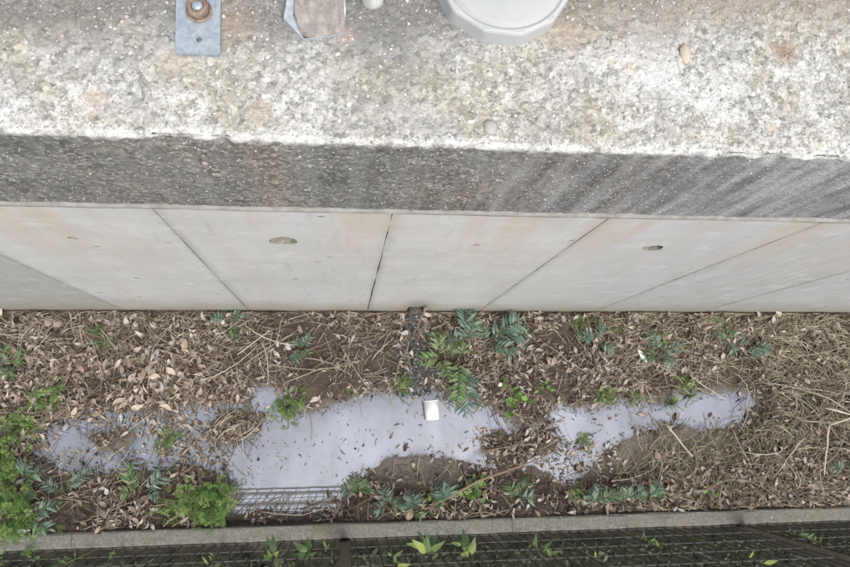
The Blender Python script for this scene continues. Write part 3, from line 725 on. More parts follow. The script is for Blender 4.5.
# mortar fill as a rough lump
N_ = 22; V = []; Fq = []
for i in range(N_+1):
    for j in range(24):
        a = 2*math.pi*j/24; t_ = i/N_
        # boundary in direction a
        best = 9
        for k in range(6):
            p0 = Vector(inn[k]); p1 = Vector(inn[(k+1) % 6]); d = Vector((math.cos(a), math.sin(a))); e = p1-p0
            den = d.x*e.y-d.y*e.x
            if abs(den) > 1e-9:
                s1 = (p0.x*e.y-p0.y*e.x)/den; s2 = (p0.x*d.y-p0.y*d.x)/den
                if s1 > 0 and -0.01 <= s2 <= 1.01: best = min(best, s1)
        rr = best*(1.045 if math.sin(a) < 0.35 and math.cos(a) > -0.75 else 1.0)*t_; x = rr*math.cos(a); y = rr*math.sin(a)
        zb = 0.030+0.16*(y)+0.016*float(fbm(np.array(x*55+3), np.array(y*55), 4))
        V.append((x, y, max(0.012, zb)-(0.006 if i == N_ else 0)))
for i in range(N_):
    for j in range(24): Fq.append((i*24+j, i*24+(j+1) % 24, (i+1)*24+(j+1) % 24, (i+1)*24+j))
obj('mortar_fill', mesh('mortar_fill', V, Fq, M['mortar'], True), stub)
wp = at(331, 24, zs_)
obj('white_chip', PEBC[9], stub, mat4=Matrix.Translation((wp[0]-cx, wp[1]-cy, 0.018))@Matrix.Rotation(0.5, 4, 'Z')@Matrix.Diagonal((0.013, 0.008, 0.007, 1)))

# round pipe stub / pebble next to it
rp = at(372, -4, ZT+0.01)
me = pebble(91, 0.9, 3); me.materials.append(m_simple('grey_cobble', (0.28, 0.28, 0.27), (0.45, 0.45, 0.43), 60)); me.polygons.foreach_set('use_smooth', [True]*len(me.polygons))
o = obj('cobble', me, None, mat4=Matrix.Translation((rp[0], rp[1], ZT+0.012))@Matrix.Diagonal((0.027, 0.030, 0.022, 1)))
tag(o, 'smooth rounded grey cobble between the post stub and the faceted cap', 'stone')

# twelve-sided cap
def circle3(a, b, c):
    ax, ay, bx, by, cx_, cy_ = a[0], a[1], b[0], b[1], c[0], c[1]
    d = 2*(ax*(by-cy_)+bx*(cy_-ay)+cx_*(ay-by))
    ux = ((ax*ax+ay*ay)*(by-cy_)+(bx*bx+by*by)*(cy_-ay)+(cx_*cx_+cy_*cy_)*(ay-by))/d
    uy = ((ax*ax+ay*ay)*(cx_-bx)+(bx*bx+by*by)*(ax-cx_)+(cx_*cx_+cy_*cy_)*(bx-ax))/d
    return ux, uy, math.hypot(ax-ux, ay-uy)
_c = circle3(at(436, 2, ZT), at(567, 0, ZT), at(500, 47, ZT)); cc = (_c[0], _c[1]); CR = _c[2]; CH = 0.045
QS = CR/0.1245
capo = empty('faceted_cap', (cc[0], cc[1], ZT-0.002), 0.0)
tag(capo, 'pale grey twelve-sided plastic cap with a raised disc on top', 'pipe cap')
n = 12; a0 = math.radians(12)
def ring12(r, z): return [(r*math.cos(a0+2*math.pi*k/n), r*math.sin(a0+2*math.pi*k/n), z) for k in range(n)]
# side: bevel each corner by sub-dividing it
def ring24(r, z, bw=0.004):
    out = []
    c = [Vector(p) for p in ring12(r, z)]
    for k in range(n):
        p = c[k]; out.append(p+(c[k-1]-p).normalized()*bw); out.append(p+(c[(k+1) % n]-p).normalized()*bw)
    return out
mb = MB(); rings = [ring24(CR, -0.004), ring24(CR-0.001, CH-0.006), ring24(CR-0.003, CH-0.0015), ring24(CR-0.007, CH)]
v = [q for r in rings for q in r]; f = [(r*24+k, r*24+(k+1) % 24, (r+1)*24+(k+1) % 24, (r+1)*24+k) for r in range(3) for k in range(24)]
mb.add(v, f); obj('rim', mb.mesh('rim', M['plastic_side']), capo)
mb = MB(); inner = [(r_*QS, z_) for r_, z_ in [(0.1125, CH), (0.1105, CH-0.002), (0.1085, CH-0.0035), (0.1065, CH-0.003), (0.1045, CH+0.002), (0.1015, CH+0.004), (0.06, CH+0.0045), (0.0001, CH+0.005)]]
mb.lathe(inner, 96)
o = obj('disc', mb.mesh('disc', M['plastic'], True), capo)
# flat land between twelve-sided rim and round disc
mb = MB(); rr = ring24(CR-0.007, CH); N9 = 96
co = [(0.1125*QS*math.cos(2*math.pi*k/N9), 0.1125*QS*math.sin(2*math.pi*k/N9), CH) for k in range(N9)]
def inter(a):
    d = Vector((math.cos(a), math.sin(a))); best = 9
    for k in range(24):
        p0 = Vector(rr[k][:2]); p1 = Vector(rr[(k+1) % 24][:2]); e = p1-p0; den = d.x*e.y-d.y*e.x
        if abs(den) > 1e-9:
            s1 = (p0.x*e.y-p0.y*e.x)/den; s2 = (p0.x*d.y-p0.y*d.x)/den
            if s1 > 0 and -0.001 <= s2 <= 1.001: best = min(best, s1)
    return best
io = [(inter(2*math.pi*k/N9)*math.cos(2*math.pi*k/N9), inter(2*math.pi*k/N9)*math.sin(2*math.pi*k/N9), CH) for k in range(N9)]
mb.add(co+io, [(k, N9+k, N9+(k+1) % N9, (k+1) % N9) for k in range(N9)])
obj('shoulder', mb.mesh('shoulder', M['plastic_side']), capo)

# ------------------------------------------------------------------ kerb and fence
KY0, KY1, KZ = -0.609, -0.540, 0.10
kerb = empty('kerb', (0, 0, 0)); tag(kerb, 'low weathered concrete kerb along the foot of the wire fence', 'kerb')
kx = [-9, -7, -5, -3, at(0, 540, KZ)[0]-0.35, at(512, 520, KZ)[0], at(512, 520, KZ)[0]+2.0, 5.0, 7, 10]
kx = [-9, -7.2, -5.2, -3.2, -1.22, kx[5], kx[5]+1.98, kx[5]+3.96, kx[5]+5.94, 10]
for a, b in zip(kx[:-1], kx[1:]):
    a += 0.0012; b -= 0.0012
    nx = max(2, int((b-a)/0.02)); X_ = np.linspace(a, b, nx)
    pr = [(KY1+0.004, -0.2), (KY1, KZ-0.05), (KY1, KZ-0.008), (KY1-0.004, KZ-0.002), (KY1-0.010, KZ), (KY1-0.03, KZ), (KY0+0.02, KZ), (KY0+0.006, KZ), (KY0+0.001, KZ-0.006), (KY0, KZ-0.03), (KY0-0.004, -0.2)]
    kk = np.arange(len(pr)); XK, KK = np.meshgrid(X_, kk*2.3, indexing='ij')
    on = ((kk >= 1) & (kk <= 9))[None, :]
    pa = np.array(pr)
    v = np.stack([XK, pa[None, :, 0]+on*0.008*fbm(XK*9, KK, 4), pa[None, :, 1]+on*(0.006*fbm(XK*23+4, KK, 3)-0.03*np.clip(fbm(XK*6+9, KK*0.2, 4)-0.2, 0, 1))], -1).reshape(-1, 3)
    K = len(pr)
    f = [(i*K+k, (i+1)*K+k, (i+1)*K+k+1, i*K+k+1) for i in range(nx-1) for k in range(K-1)]
    f += [tuple(range(K)), tuple((nx-1)*K+k for k in range(K))[::-1]]
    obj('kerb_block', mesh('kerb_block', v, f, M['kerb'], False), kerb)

FY = -0.640; FT = 2.36
fence = empty('wire_fence', (0, FY, -0.06)); tag(fence, 'bronze coated welded wire fence on thin posts outside the kerb', 'fence')
def fz(z): return z+0.06
for k in range(-4, 6):
    x = 0.02+2.02*k
    m = MB(); m.box(x-0.022, x+0.022, -0.019, 0.019, fz(-0.3), fz(FT+0.02)); 
    p = obj('post', m.mesh('post', M['post']), fence)
    m = MB(); m.box(x-0.025, x+0.025, -0.022, 0.022, fz(FT+0.0205), fz(FT+0.035)); obj('post_cap', m.mesh('post_cap', M['wire']), p)
for k in range(-4, 5):
    x0 = 0.02+2.02*k+0.024; x1 = x0+2.02-0.048
    for z, hh in ((FT-0.01, 0.011), (2.02, 0.011), (1.42, 0.010)):
        m = MB(); m.box(x0, x1, 0.002, 0.014, fz(z-hh), fz(z+hh)); obj('rail', m.mesh('rail', M['wire']), fence)
    m = MB(); w = 0.0029; nv = 39
    for i in range(nv):
        x = x0+(x1-x0)*(i+0.5)/nv; m.box(x-w, x+w, 0.0145, 0.0145+2*w, fz(0.06), fz(2.0))
    for i in range(11):
        z = 0.08+i*0.19; m.box(x0, x1, 0.0145+2*w, 0.0145+2*w+0.004, fz(z-0.002), fz(z+0.002))
    for i in range(20):
        x = x0+(x1-x0)*(i+0.5)/20; m.box(x-0.003, x+0.003, 0.0145, 0.0145+2*w, fz(2.0), fz(FT))
    tag(obj('wire_mesh', m.mesh('wire_mesh', M['wire']), fence), kind='stuff')

# ------------------------------------------------------------------ leaf, stalk and plant builders
def blade(L=1.0, W=0.3, fold=0.25, curl=0.4, st=5, twist=0.0, sharp=0.85, sick=0.0):
    """leaf along +x: L long, W wide, folded on its midrib and curled"""
    V = []; Fq = []
    for i in range(st):
        t = i/(st-1); w = W/2*max(0.06, math.sin(math.pi*min(1, t**sharp*0.97+0.03)))
        x = L*t; z = curl*L*(t-0.5)**2-curl*L*0.25*0; ty = sick*L*t*t
        a = twist*(t-0.5)
        for s in (-1, 0, 1):
            y = s*w; zz = abs(s)*w*fold
            V.append((x, ty+y*math.cos(a)-zz*math.sin(a), z+y*math.sin(a)+zz*math.cos(a)))
    for i in range(st-1):
        for k in range(2): Fq.append((i*3+k, (i+1)*3+k, (i+1)*3+k+1, i*3+k+1))
    return np.array(V), np.array(Fq)

def rot_frames(n, tilt):
    """random upward-ish frames: yaw free, tilt normal"""
    yaw = RNG.uniform(0, 2*math.pi, n); px = RNG.normal(0, tilt, n); py = RNG.normal(0, tilt, n)
    flip = np.where(RNG.rand(n) < 0.45, math.pi, 0); px = px+flip
    cy, sy = np.cos(yaw), np.sin(yaw); cx, sx = np.cos(px), np.sin(px); cb, sb = np.cos(py), np.sin(py)
    Rz = np.zeros((n, 3, 3)); Rz[:, 0, 0] = cy; Rz[:, 0, 1] = -sy; Rz[:, 1, 0] = sy; Rz[:, 1, 1] = cy; Rz[:, 2, 2] = 1
    Rx = np.zeros((n, 3, 3)); Rx[:, 0, 0] = 1; Rx[:, 1, 1] = cx; Rx[:, 1, 2] = -sx; Rx[:, 2, 1] = sx; Rx[:, 2, 2] = cx
    Ry = np.zeros((n, 3, 3)); Ry[:, 1, 1] = 1; Ry[:, 0, 0] = cb; Ry[:, 0, 2] = sb; Ry[:, 2, 0] = -sb; Ry[:, 2, 2] = cb
    return Rz@Ry@Rx

VARS = [blade(1, 0.30, 0.55, 0.9, 6, 1.2), blade(1, 0.50, 0.35, -0.5, 5, -0.9), blade(1, 0.17, 0.8, 1.2, 6, 1.6), blade(1, 0.36, 0.2, 0.5, 5, 0.5), blade(1, 0.42, 0.6, -0.9, 6, 1.8), blade(1, 0.22, 0.9, -0.6, 6, -1.2)]
VARS = [(v-np.array([0.5, 0, 0]), f) for v, f in VARS]
SHAPE = ['folded', 'broad', 'rolled', 'oval', 'twisted', 'narrow']

def seat(P, x, y, floor_fn, sink=0.004):
    """drop a leaf so that its lowest point rests on the ground"""
    return floor_fn(x, y)-P[:, 2].min()-sink

def litter(name, spots, smin, smax, mat, tilt, sink=0.003, pile=0.0):
    n = len(spots); R3 = rot_frames(n, tilt); V = []; Fq = []; b = 0
    for i, (x, y) in enumerate(spots):
        v, f = VARS[RNG.randint(len(VARS))]
        s = RNG.uniform(smin, smax)
        P = (v*s*np.array([1, RNG.uniform(.7, 1.15), RNG.uniform(.4, 1.2)]))@R3[i].T
        z = gtop(x, y)-P[:, 2].min()-sink+RNG.rand()*pile
        V.append(P+np.array([x, y, z])); Fq.append(f+b); b += len(v)
    o = obj(name, mesh(name, np.concatenate(V), np.concatenate(Fq), mat, True))
    return o

# where the litter lies: weights painted from what the photograph shows
BARE = [poly(p) for p in ([(288,380),(315,368),(345,376),(352,398),(330,408),(300,404)], [(372,476),(392,458),(440,458),(462,470),(455,486),(400,490)],
                          [(600,470),(640,434),(700,428),(735,440),(720,462),(660,476)], [(528,368),(555,372),(562,396),(535,404),(522,388)],
                          [(355,330),(395,330),(398,372),(365,372)], [(60,505),(78,495),(92,505),(84,525),(60,525)], [(290,330),(350,330),(350,350),(300,352)], [(404,312),(434,312),(440,360),(434,394),(408,394),(402,350)])]
LEFTW = poly([(20,400),(200,396),(236,420),(232,470),(190,500),(20,500)])
BRIDGE = poly([(478,428),(560,420),(600,440),(590,490),(520,486),(478,470)])
DRIFT = poly([(118,352),(190,345),(196,395),(178,415),(120,410)])
def density(x, y):
    s = gsd(x, y)
    d = np.where(s < 0, np.where(s < -0.05, 0.012, 0.12), 0.8)
    bare = np.zeros(x.shape, bool)
    for B in BARE: bare |= sdist(B, x, y) < 0
    d = np.where(bare & (s >= 0), 0.14, d)
    d = np.where(sdist(LEFTW, x, y) < 0, np.where(s < 0, 0.55, 1.0), d)
    d = np.where(sdist(BRIDGE, x, y) < 0, np.where(s < 0, 0.5, 1.0), d)
    return np.where(sdist(DRIFT, x, y) < 0, 1.0, d)
def spots(n, dens, x0=-2.7, x1=4.0, y0=-0.53, y1=0.485):
    out = np.zeros((0, 2))
    while len(out) < n:
        x = RNG.uniform(x0, x1, 4*n+200); y = RNG.uniform(y0, y1, 4*n+200)
        cl = np.clip(0.42+2.6*(fbm(x*6, y*8, 3)+0.10), 0.05, 1)
        k = RNG.rand(len(x)) < dens(x, y)*cl
        out = np.concatenate([out, np.stack([x[k], y[k]], -1)])
    return out[:n].tolist()
tag(litter('leaf_litter', spots(11800, density), 0.020, 0.052, M['dead_i'], 0.6, pile=0.018), 'dense brown dry leaf litter matted over the ditch floor', 'leaf litter', kind='stuff')
HEAP = [poly([(505,316),(750,316),(745,352),(690,385),(640,392),(570,392),(520,370)]), poly([(600,486),(650,468),(720,462),(800,440),(850,445),(850,498),(600,506)])]
def hdens(x, y): return np.where(((sdist(HEAP[0], x, y) < 0) | (sdist(HEAP[1], x, y) < 0)) & (gsd(x, y) > 0.01), 1.0, 0.0)
tag(litter('broad_leaf_litter', spots(1150, hdens), 0.028, 0.056, M['brd_i'], 0.5, pile=0.03), 'broad pinkish brown dead leaves heaped between the bank ferns and along the kerb', 'leaf litter', kind='stuff')
LEFTB = poly([(0,345),(60,360),(118,345),(235,350),(240,400),(60,412),(0,420)]); LEFTC = poly([(85,495),(185,488),(190,520),(90,522)])
def ldens(x, y): return np.where(((sdist(LEFTB, x, y) < 0) | (sdist(LEFTC, x, y) < 0)) & (gsd(x, y) > -0.03), 1.0, 0.0)
tag(litter('pale_leaf_litter', spots(520, ldens), 0.032, 0.062, M['brd_i'], 0.5, pile=0.03), 'pale broad dead leaves drifted on the bank at the leafy puddle end', 'leaf litter', kind='stuff')
tag(litter('leaf_fragments', spots(12500, density), 0.008, 0.024, M['wet_i'], 0.6, pile=0.012), 'small dark broken leaf bits strewn over mud and shallows', 'leaf litter', kind='stuff')
# sparse dark specks floating on the open puddle
def wdens(x, y):
    s = gsd(x, y); return np.where(s > 0.01, 0.0, np.where(s > -0.045, 0.9, 0.22))
tag(litter('floating_specks', spots(1700, wdens, -1.5, 2.3), 0.007, 0.024, M['wet_i'], 0.3, 0.002), 'tiny dark flecks floating on the open puddle', 'leaf litter', kind='stuff')

# single leaves one can pick out
LEAFC = [('dark brown', (0.075, 0.052, 0.038), (0.16, 0.115, 0.08)), ('mid brown', (0.17, 0.12, 0.08), (0.27, 0.20, 0.14)), ('tan', (0.27, 0.20, 0.14), (0.40, 0.31, 0.22)),
         ('pale buff', (0.40, 0.32, 0.24), (0.56, 0.47, 0.37)), ('greyish', (0.26, 0.24, 0.23), (0.42, 0.39, 0.37)), ('pinkish brown', (0.25, 0.165, 0.13), (0.40, 0.29, 0.235))]
LM = []
for cn, c0, c1 in LEAFC:
    mm = m_simple('dead_leaf_'+cn.replace(' ', '_'), c0, c1, 2.5, 0.65, 0.2, 0.01)
    LM.append([mesh('dead_leaf', v, f, mm, True) for v, f in VARS])
MARKS = [(425,345,'by the drain gravel'),(431,410,'near the white cup'),(480,345,'below the darkest wall fern'),(639,357,'by the white plastic scrap'),(590,345,'around the small fern near the white scrap'),
  (748,350,'by the small fern of the straw bank'),(815,420,'by the thick broken straw'),(213,500,'beside the largest weed bush'),(20,510,'by the weed at the drooping kerb fern'),(290,405,'beside the weed growing into the puddle'),
  (235,428,'at the twig clump in the puddle'),(168,437,'around the small weed among floating leaves'),(500,465,'by the long reddish stick'),(115,325,'near the rounded pale stone'),(57,325,'by the broken brick pieces'),
  (228,325,'by the lone tiny wall fern'),(302,352,'near the tiny fern in bare soil'),(290,492,'by the fence reflection'),(410,500,'by the curled kerb fern'),(600,495,'by the dark kerb ferns'),(705,488,'in the leaf heap by the kerb'),
  (680,450,'on the mud bank with the pale stalk'),(512,398,'by the broad-leaved bank weed'),(680,388,'by the bright grass tuft'),(12,365,'by the pale young fern'),(140,485,'near the pale fern pair'),(62,490,'by the arching grey fern'),
  (158,372,'in the deep leaf drift'),(90,440,'on the leaf-covered puddle end'),(565,380,'on brown soil below the bank fern'),(780,470,'in the straw bank along the kerb'),(670,330,'between the dark ferns and the wall'),(360,350,'on bare soil left of the drain'),(800,345,'in the straw bank under the wall')]
MK = np.array([at(u, v)[:2] for u, v, _ in MARKS])
def near(x, y): return MARKS[int(np.argmin((MK[:, 0]-x)**2+(MK[:, 1]-y)**2))][2]
def one_leaf(x, y, s, ck, tilt=0.35, lift=0.0):
    k = RNG.randint(len(VARS)); me = LM[ck][k]; v = VARS[k][0]
    R3 = rot_frames(1, tilt)[0]
    sc = np.array([s, s*RNG.uniform(.75, 1.1), s*RNG.uniform(.5, 1.0)])
    P = (v*sc)@R3.T; z = gtop(x, y)-P[:, 2].min()-0.003+lift
    mt = Matrix([[*R3[0], x], [*R3[1], y], [*R3[2], z], [0, 0, 0, 1]])@Matrix.Diagonal((*sc, 1))
    o = obj('dead_leaf', me, None, mat4=mt); nr = near(x, y); cn = LEAFC[ck][0]
    if float(gsd(x, y)) < -0.01: tag(o, '%s %s dead leaf floating on water %s' % (cn, SHAPE[k], nr), 'leaf', 'floating dead leaves '+nr)
    else: tag(o, '%s %s dead leaf lying %s' % (cn, SHAPE[k], nr), 'leaf', 'dead leaves '+nr)
CP = [.08, .22, .28, .20, .10, .12]
for (x, y) in spots(200, density, -1.65, 2.75): one_leaf(x, y, RNG.uniform(0.038, 0.062), RNG.choice(6, p=CP), 0.45, 0.014)
for (x, y) in spots(34, lambda x, y: np.where(sdist(DRIFT, x, y) < 0, 1.0, 0.0), -1.2, -0.5): one_leaf(x, y, RNG.uniform(0.05, 0.08), RNG.choice([2, 3, 3, 4]), 0.5, 0.02)
for (x, y) in spots(30, lambda x, y: np.where((gsd(x, y) < -0.01) & (x < -0.6), 1.0, 0.0), -1.5, -0.4): one_leaf(x, y, RNG.uniform(0.04, 0.06), RNG.choice([1, 2, 3, 4]), 0.25)
for u, v in ((322,470),(352,478),(300,455),(388,430),(410,440),(420,425),(345,440),(375,450),(452,420),(466,432),(600,430),(610,418),(583,425),(640,415),(668,408),(700,400),(710,415),(270,450)):
    p = at(u, v); one_leaf(p[0], p[1], RNG.uniform(0.02, 0.04), 0, 0.3)

# stalks --------------------------------------------------------------
def stalk_pts(p0, p1, bow=0.1, n=6, arch=0.0):
    p0 = Vector(p0); p1 = Vector(p1); d = p1-p0; L = d.length
    s = Vector((-d.y, d.x, 0)); s = s.normalized() if s.length > 1e-6 else Vector((1, 0, 0))
    b = random.uniform(-bow, bow)*L; w = [random.uniform(-0.02, 0.02)*L for _ in range(n)]
    return [p0+d*(i/(n-1))+s*(b*4*(i/(n-1))*(1-i/(n-1))+(w[i] if 0 < i < n-1 else 0))+Vector((0, 0, arch*4*(i/(n-1))*(1-i/(n-1)))) for i in range(n)]
def stalk(p0, p1, r, mat, label, cat, group, bow=0.12, arch=0.0, name='dry_stalk', n=6):
    m = MB(); pts = stalk_pts(p0, p1, bow, n, arch); b = Vector(pts[0])
    pts = [p-b for p in pts]
    m.tube(pts, [r*(1-0.5*i/(len(pts)-1)) for i in range(len(pts))], 5)
    o = obj(name, m.mesh(name, mat, True), None, loc=b)
    if group:
        q = (Vector(p0)+Vector(p1))/2; nr = near(q.x, q.y); L = (Vector(p1)-Vector(p0)).length
        label = '%s %s %s' % ('short' if L < 0.16 else ('long' if L > 0.3 else 'mid-length'), label, nr); group = group+' '+nr
    return tag(o, label, cat, group)
def gp(u, v, dz=0.01):
    p = at(u, v, 0.03); y = min(max(p[1], -0.53), 0.485); return (p[0], y, gtop(p[0], y)+dz)
stalk(gp(424,507,.03), gp(557,449,.05), 0.0075, M['twig'], 'long reddish brown stick lying across the leaf bridge', 'stick', None, 0.03, 0.02, 'stick')
stalk((NX+0.03, 0.485, 0.27), gp(411,337,.01), 0.007, M['twig'], 'grey brown stick leaning out of the weep drain', 'stick', None, 0.02, 0.0, 'stick')
stalk(gp(665,424,.05), gp(689,456,.06), 0.006, M['pstraw'], 'pale straight stalk sticking out over the mud bank', 'stalk', None, 0.02)
stalk(gp(484,451,.03), gp(543,443,.03), 0.005, M['twig'], 'thin twig lying level on the leaf bridge above the stick', 'stick', None, 0.03, 0.01, 'stick')
stalk(gp(470,485,.03), gp(560,497,.02), 0.004, M['twig'], 'thin bent twig lying along the ferns by the kerb', 'stick', None, 0.05, 0.01, 'stick')
stalk(gp(852,408,.09), gp(815,425,.11), 0.0065, M['pstraw'], 'pale thick straw running into a broken straw at the dry grass bank', 'stalk', None, 0.03, 0.02)
stalk(gp(815,425,.11), gp(816,474,.06), 0.006, M['pstraw'], 'pale broken straw hanging down from the thick straw', 'stalk', None, 0.03, 0.0)
stalk(gp(814,408,.09), gp(862,424,.09), 0.0055, M['pstraw'], 'pale straw crossing the thick straw at the dry grass bank', 'stalk', None, 0.03, 0.02)
stalk(gp(430,330,.04), gp(447,324,.03), 0.006, M['straw'], 'short pale broken stick beside the drain', 'stick', None, 0.02, 0.0, 'stick')
GA = ('dry stalk', 'stalk', 'dry stalks')
for (a, b) in (((2,340),(45,360)),((30,318),(75,345)),((60,330),(125,352)),((95,318),(120,350)),((40,372),(95,362)),((64,368),(110,398)),((88,335),(108,405)),((142,350),(180,316)),((100,400),(132,330)),((120,340),(158,352)),
               ((213,336),(240,322)),((238,355),(275,330)),((245,365),(300,330)),((262,363),(350,362)),((275,330),(312,318)),((325,332),(356,352)),((300,352),(335,340)),((285,383),(345,366)),((305,358),(352,376)),((262,340),(268,385)),((340,345),(370,390)),
               ((310,345),(338,390)),((350,345),(400,330)),((372,360),(392,340)),((200,380),(260,345)),((180,390),(215,365)),((150,385),(170,330)),((236,372),(258,388)),((246,326),(300,345)),((392,318),(420,325))):
    stalk(gp(*a, .02), gp(*b, .035), random.uniform(0.002, 0.0034), M['straw'], *GA, 0.10, random.uniform(0, .03))
GB = ('dry clump stalk', 'stalk', 'dry clump stalks')
for k in range(16):
    a = (random.uniform(205, 240), random.uniform(425, 442)); stalk(gp(*a, .01), gp(a[0]+random.uniform(8, 42), a[1]-random.uniform(8, 30), .03), 0.003, M['straw'], *GB, 0.12, 0.02)
GC = ('thin dry twig', 'twig', 'dry twigs')
for (a, b) in (((528,325),(565,345)),((530,378),(557,400)),((570,370),(590,392)),((545,345),(600,380)),((480,350),(500,370)),((488,405),(520,380)),((500,425),(486,395)),((575,400),(590,372)),((600,365),(625,400)),((610,480),(650,470)),((575,455),(600,440)),
               ((688,375),(725,400)),((690,405),(720,385)),((655,365),(690,395)),((705,330),(745,325)),((560,330),(575,350))):
    stalk(gp(*a, .02), gp(*b, .03), random.uniform(0.002, 0.0034), M['twig'] if random.random() < .5 else M['straw'], *GC, 0.12, random.uniform(0, .03))
GD = ('pale arching straw', 'stalk', 'pale straws')
for k in range(60):
    u = random.uniform(715, 852); v = random.uniform(335, 485); L = random.uniform(30, 75); a = random.choice([random.uniform(-0.5, 0.9), random.uniform(0.9, 2.2)])
    stalk(gp(u, v, .02), gp(u+L*math.cos(a), v+L*math.sin(a)*0.8, .04), random.uniform(0.002, 0.0036), M['straw'], *GD, 0.2, random.uniform(0.01, .06))
GE = ('kerbside twig', 'twig', 'kerbside twigs')
for (a, b) in (((245,508),(300,492)),((260,512),(330,505)),((352,508),(395,480)),((360,500),(420,495)),((300,510),(330,498)),((640,480),(690,500)),((688,492),(655,488)),((735,470),(700,500)),((700,475),(720,500)),((770,480),(745,500)),((120,495),(105,500)),((128,500),(105,512)),((150,505),(190,495))):
    stalk(gp(*a, .02), gp(*b, .03), random.uniform(0.0025, 0.004), M['straw'] if random.random() < .5 else M['twig'], *GE, 0.15, random.uniform(0, .03))
# the fine straw nobody could count
def straw_mass(name, n, place, mat, rlo=0.0008, rhi=0.0018, lab=None):
    V = []; Fq = []; b = 0
    for i in range(n):
        x, y, L, a, arch = place(i)
        z0 = gtop(x, y)+RNG.uniform(0.0, 0.015); x1 = x+L*math.cos(a); y1 = min(max(y+L*math.sin(a), -0.53), 0.485)
        z1 = gtop(x1, y1)+RNG.uniform(0.0, 0.02)
        cxm = (x+x1)/2+RNG.normal(0, L*0.12); cym = min(max((y+y1)/2+RNG.normal(0, L*0.12), -0.53), 0.485); zm = (z0+z1)/2+arch
        r = RNG.uniform(rlo, rhi)
        P = []
        for t in (0, 0.33, 0.67, 1.0):
            p = np.array([(1-t)**2*x+2*t*(1-t)*cxm+t*t*x1, (1-t)**2*y+2*t*(1-t)*cym+t*t*y1, (1-t)**2*z0+2*t*(1-t)*zm+t*t*z1])
            s = np.array([-math.sin(a), math.cos(a), 0])*r
            P += [p+s, p-s, p+np.array([0, 0, r*1.5])]
        V += P
        for k in range(3):
            for j in range(3): Fq.append((b+k*3+j, b+k*3+(j+1) % 3, b+(k+1)*3+(j+1) % 3, b+(k+1)*3+j))
        b += 12
    return tag(obj(name, mesh(name, np.array(V), Fq, mat)), lab, 'straw', kind='stuff')
PR = spots(8600, lambda x, y: np.where(gsd(x, y) > 0.04, sstep(1.2, 2.0, x)+0.08, 0.0), 1.3, 4.3)
straw_mass('dry_straw', len(PR), lambda i: (*PR[i], RNG.uniform(0.04, 0.17), RNG.normal(0.2, 1.0), RNG.uniform(0, 0.05)), M['hay_i'], lab='tangled fine straw of the dry grass bank')
PA = spots(6200, lambda x, y: np.clip(density(x, y)*np.where(gsd(x, y) > 0, 1.0, 0.5)*np.where(y > 0.2, 1.0, 0.5)*np.where(x < -0.2, 1.0, 0.6), 0, 1), -2.7, 2.1)
straw_mass('stalk_litter', len(PA), lambda i: (*PA[i], RNG.uniform(0.03, 0.16), RNG.uniform(0, 6.28), RNG.uniform(0, 0.03)), M['straw_i'], lab='fine broken stalks mixed through the leaf litter')

# wet gravel washed out of the drain, pebbles, brick bits
def pl_drain(i):
    t = RNG.rand(); x = NX-0.005+RNG.normal(0, 0.035+0.03*t)-0.02*t; y = 0.48-0.42*t
    return (x, y, gtop(x, y)+0.001)
tag(rocks(1500, pl_drain, M['dgrit'], 'drain_gravel', None, 0.004, 0.010), 'dark wet gravel washed out below the weep drain', 'gravel', kind='stuff')
def pl_soil(i):
    x = RNG.uniform(-1.9, 3.1); y = RNG.uniform(-0.53, 0.485)
    return None if gsd(x, y) < 0.01 else (x, y, gtop(x, y)+0.001)
tag(rocks(2200, pl_soil, M['grit'], 'soil_grit', None, 0.0015, 0.005), 'fine pale grit scattered in the ditch soil', 'grit', kind='stuff')
def gstone(u, v, r, sx, rz, label, mat=None, name='stone', sz=0.8):
    p = gp(u, v, 0); me = PEB[random.randrange(6)]
    if mat: me = pebble(random.randrange(999), 0.8, 2); me.materials.append(mat)
    o = obj(name, me, None, mat4=Matrix.Translation((p[0], p[1], p[2]+r*0.25))@Matrix.Rotation(rz, 4, 'Z')@Matrix.Diagonal((r*sx, r, r*sz, 1)))
    return tag(o, label, 'stone')
gstone(116, 321, 0.024, 1.4, 0.4, 'rounded pale stone lying against the wall foot by dry stalks')
gstone(52, 322, 0.030, 0.75, 0.0, 'flat brown broken brick piece upright at the wall foot', M['brick'], 'brick_piece', 1.4)
gstone(60, 323, 0.030, 0.75, 0.1, 'paler broken brick piece beside the flat one at the wall foot', M['brick'], 'brick_piece', 1.2)
gstone(163, 325, 0.014, 1.2, 0.2, 'small pale stone alone at the wall foot')
gstone(136, 326, 0.020, 1.3, 0.8, 'buff stone lying between stalks near the rounded pale stone')
gstone(538, 499, 0.012, 1.2, 0.0, 'small white pebble at the kerb foot among ferns')
gstone(742, 498, 0.016, 1.2, 0.5, 'white pebble at the kerb foot below the dry leaves')
gstone(288, 347, 0.020, 1.3, 2.0, 'pale buff stone near the small green fern by the wall')
# white scraps
def scrap(u, v, L, W, rz, label, nm='plastic_scrap'):
    me_ = pebble(int(u), 0.9, 2); me_.materials.append(M['paper'])
    p = gp(u, v, 0.05 if nm == 'plastic_scrap' else 0.02); o = obj(nm, me_, None, mat4=Matrix.Translation(p)@Matrix.Rotation(rz, 4, 'Z')@Matrix.Diagonal((L/2, W/2, 0.006, 1))); return tag(o, label, 'litter')
scrap(638, 357, 0.085, 0.03, -0.95, 'narrow white plastic scrap standing out in the leaf litter')
scrap(498, 385, 0.03, 0.02, 0.3, 'tiny white plastic fleck beside the leafy green weeds')
scrap(30, 528, 0.07, 0.018, 0.05, 'thin white sliver lying on the soil against the kerb', 'white_sliver')

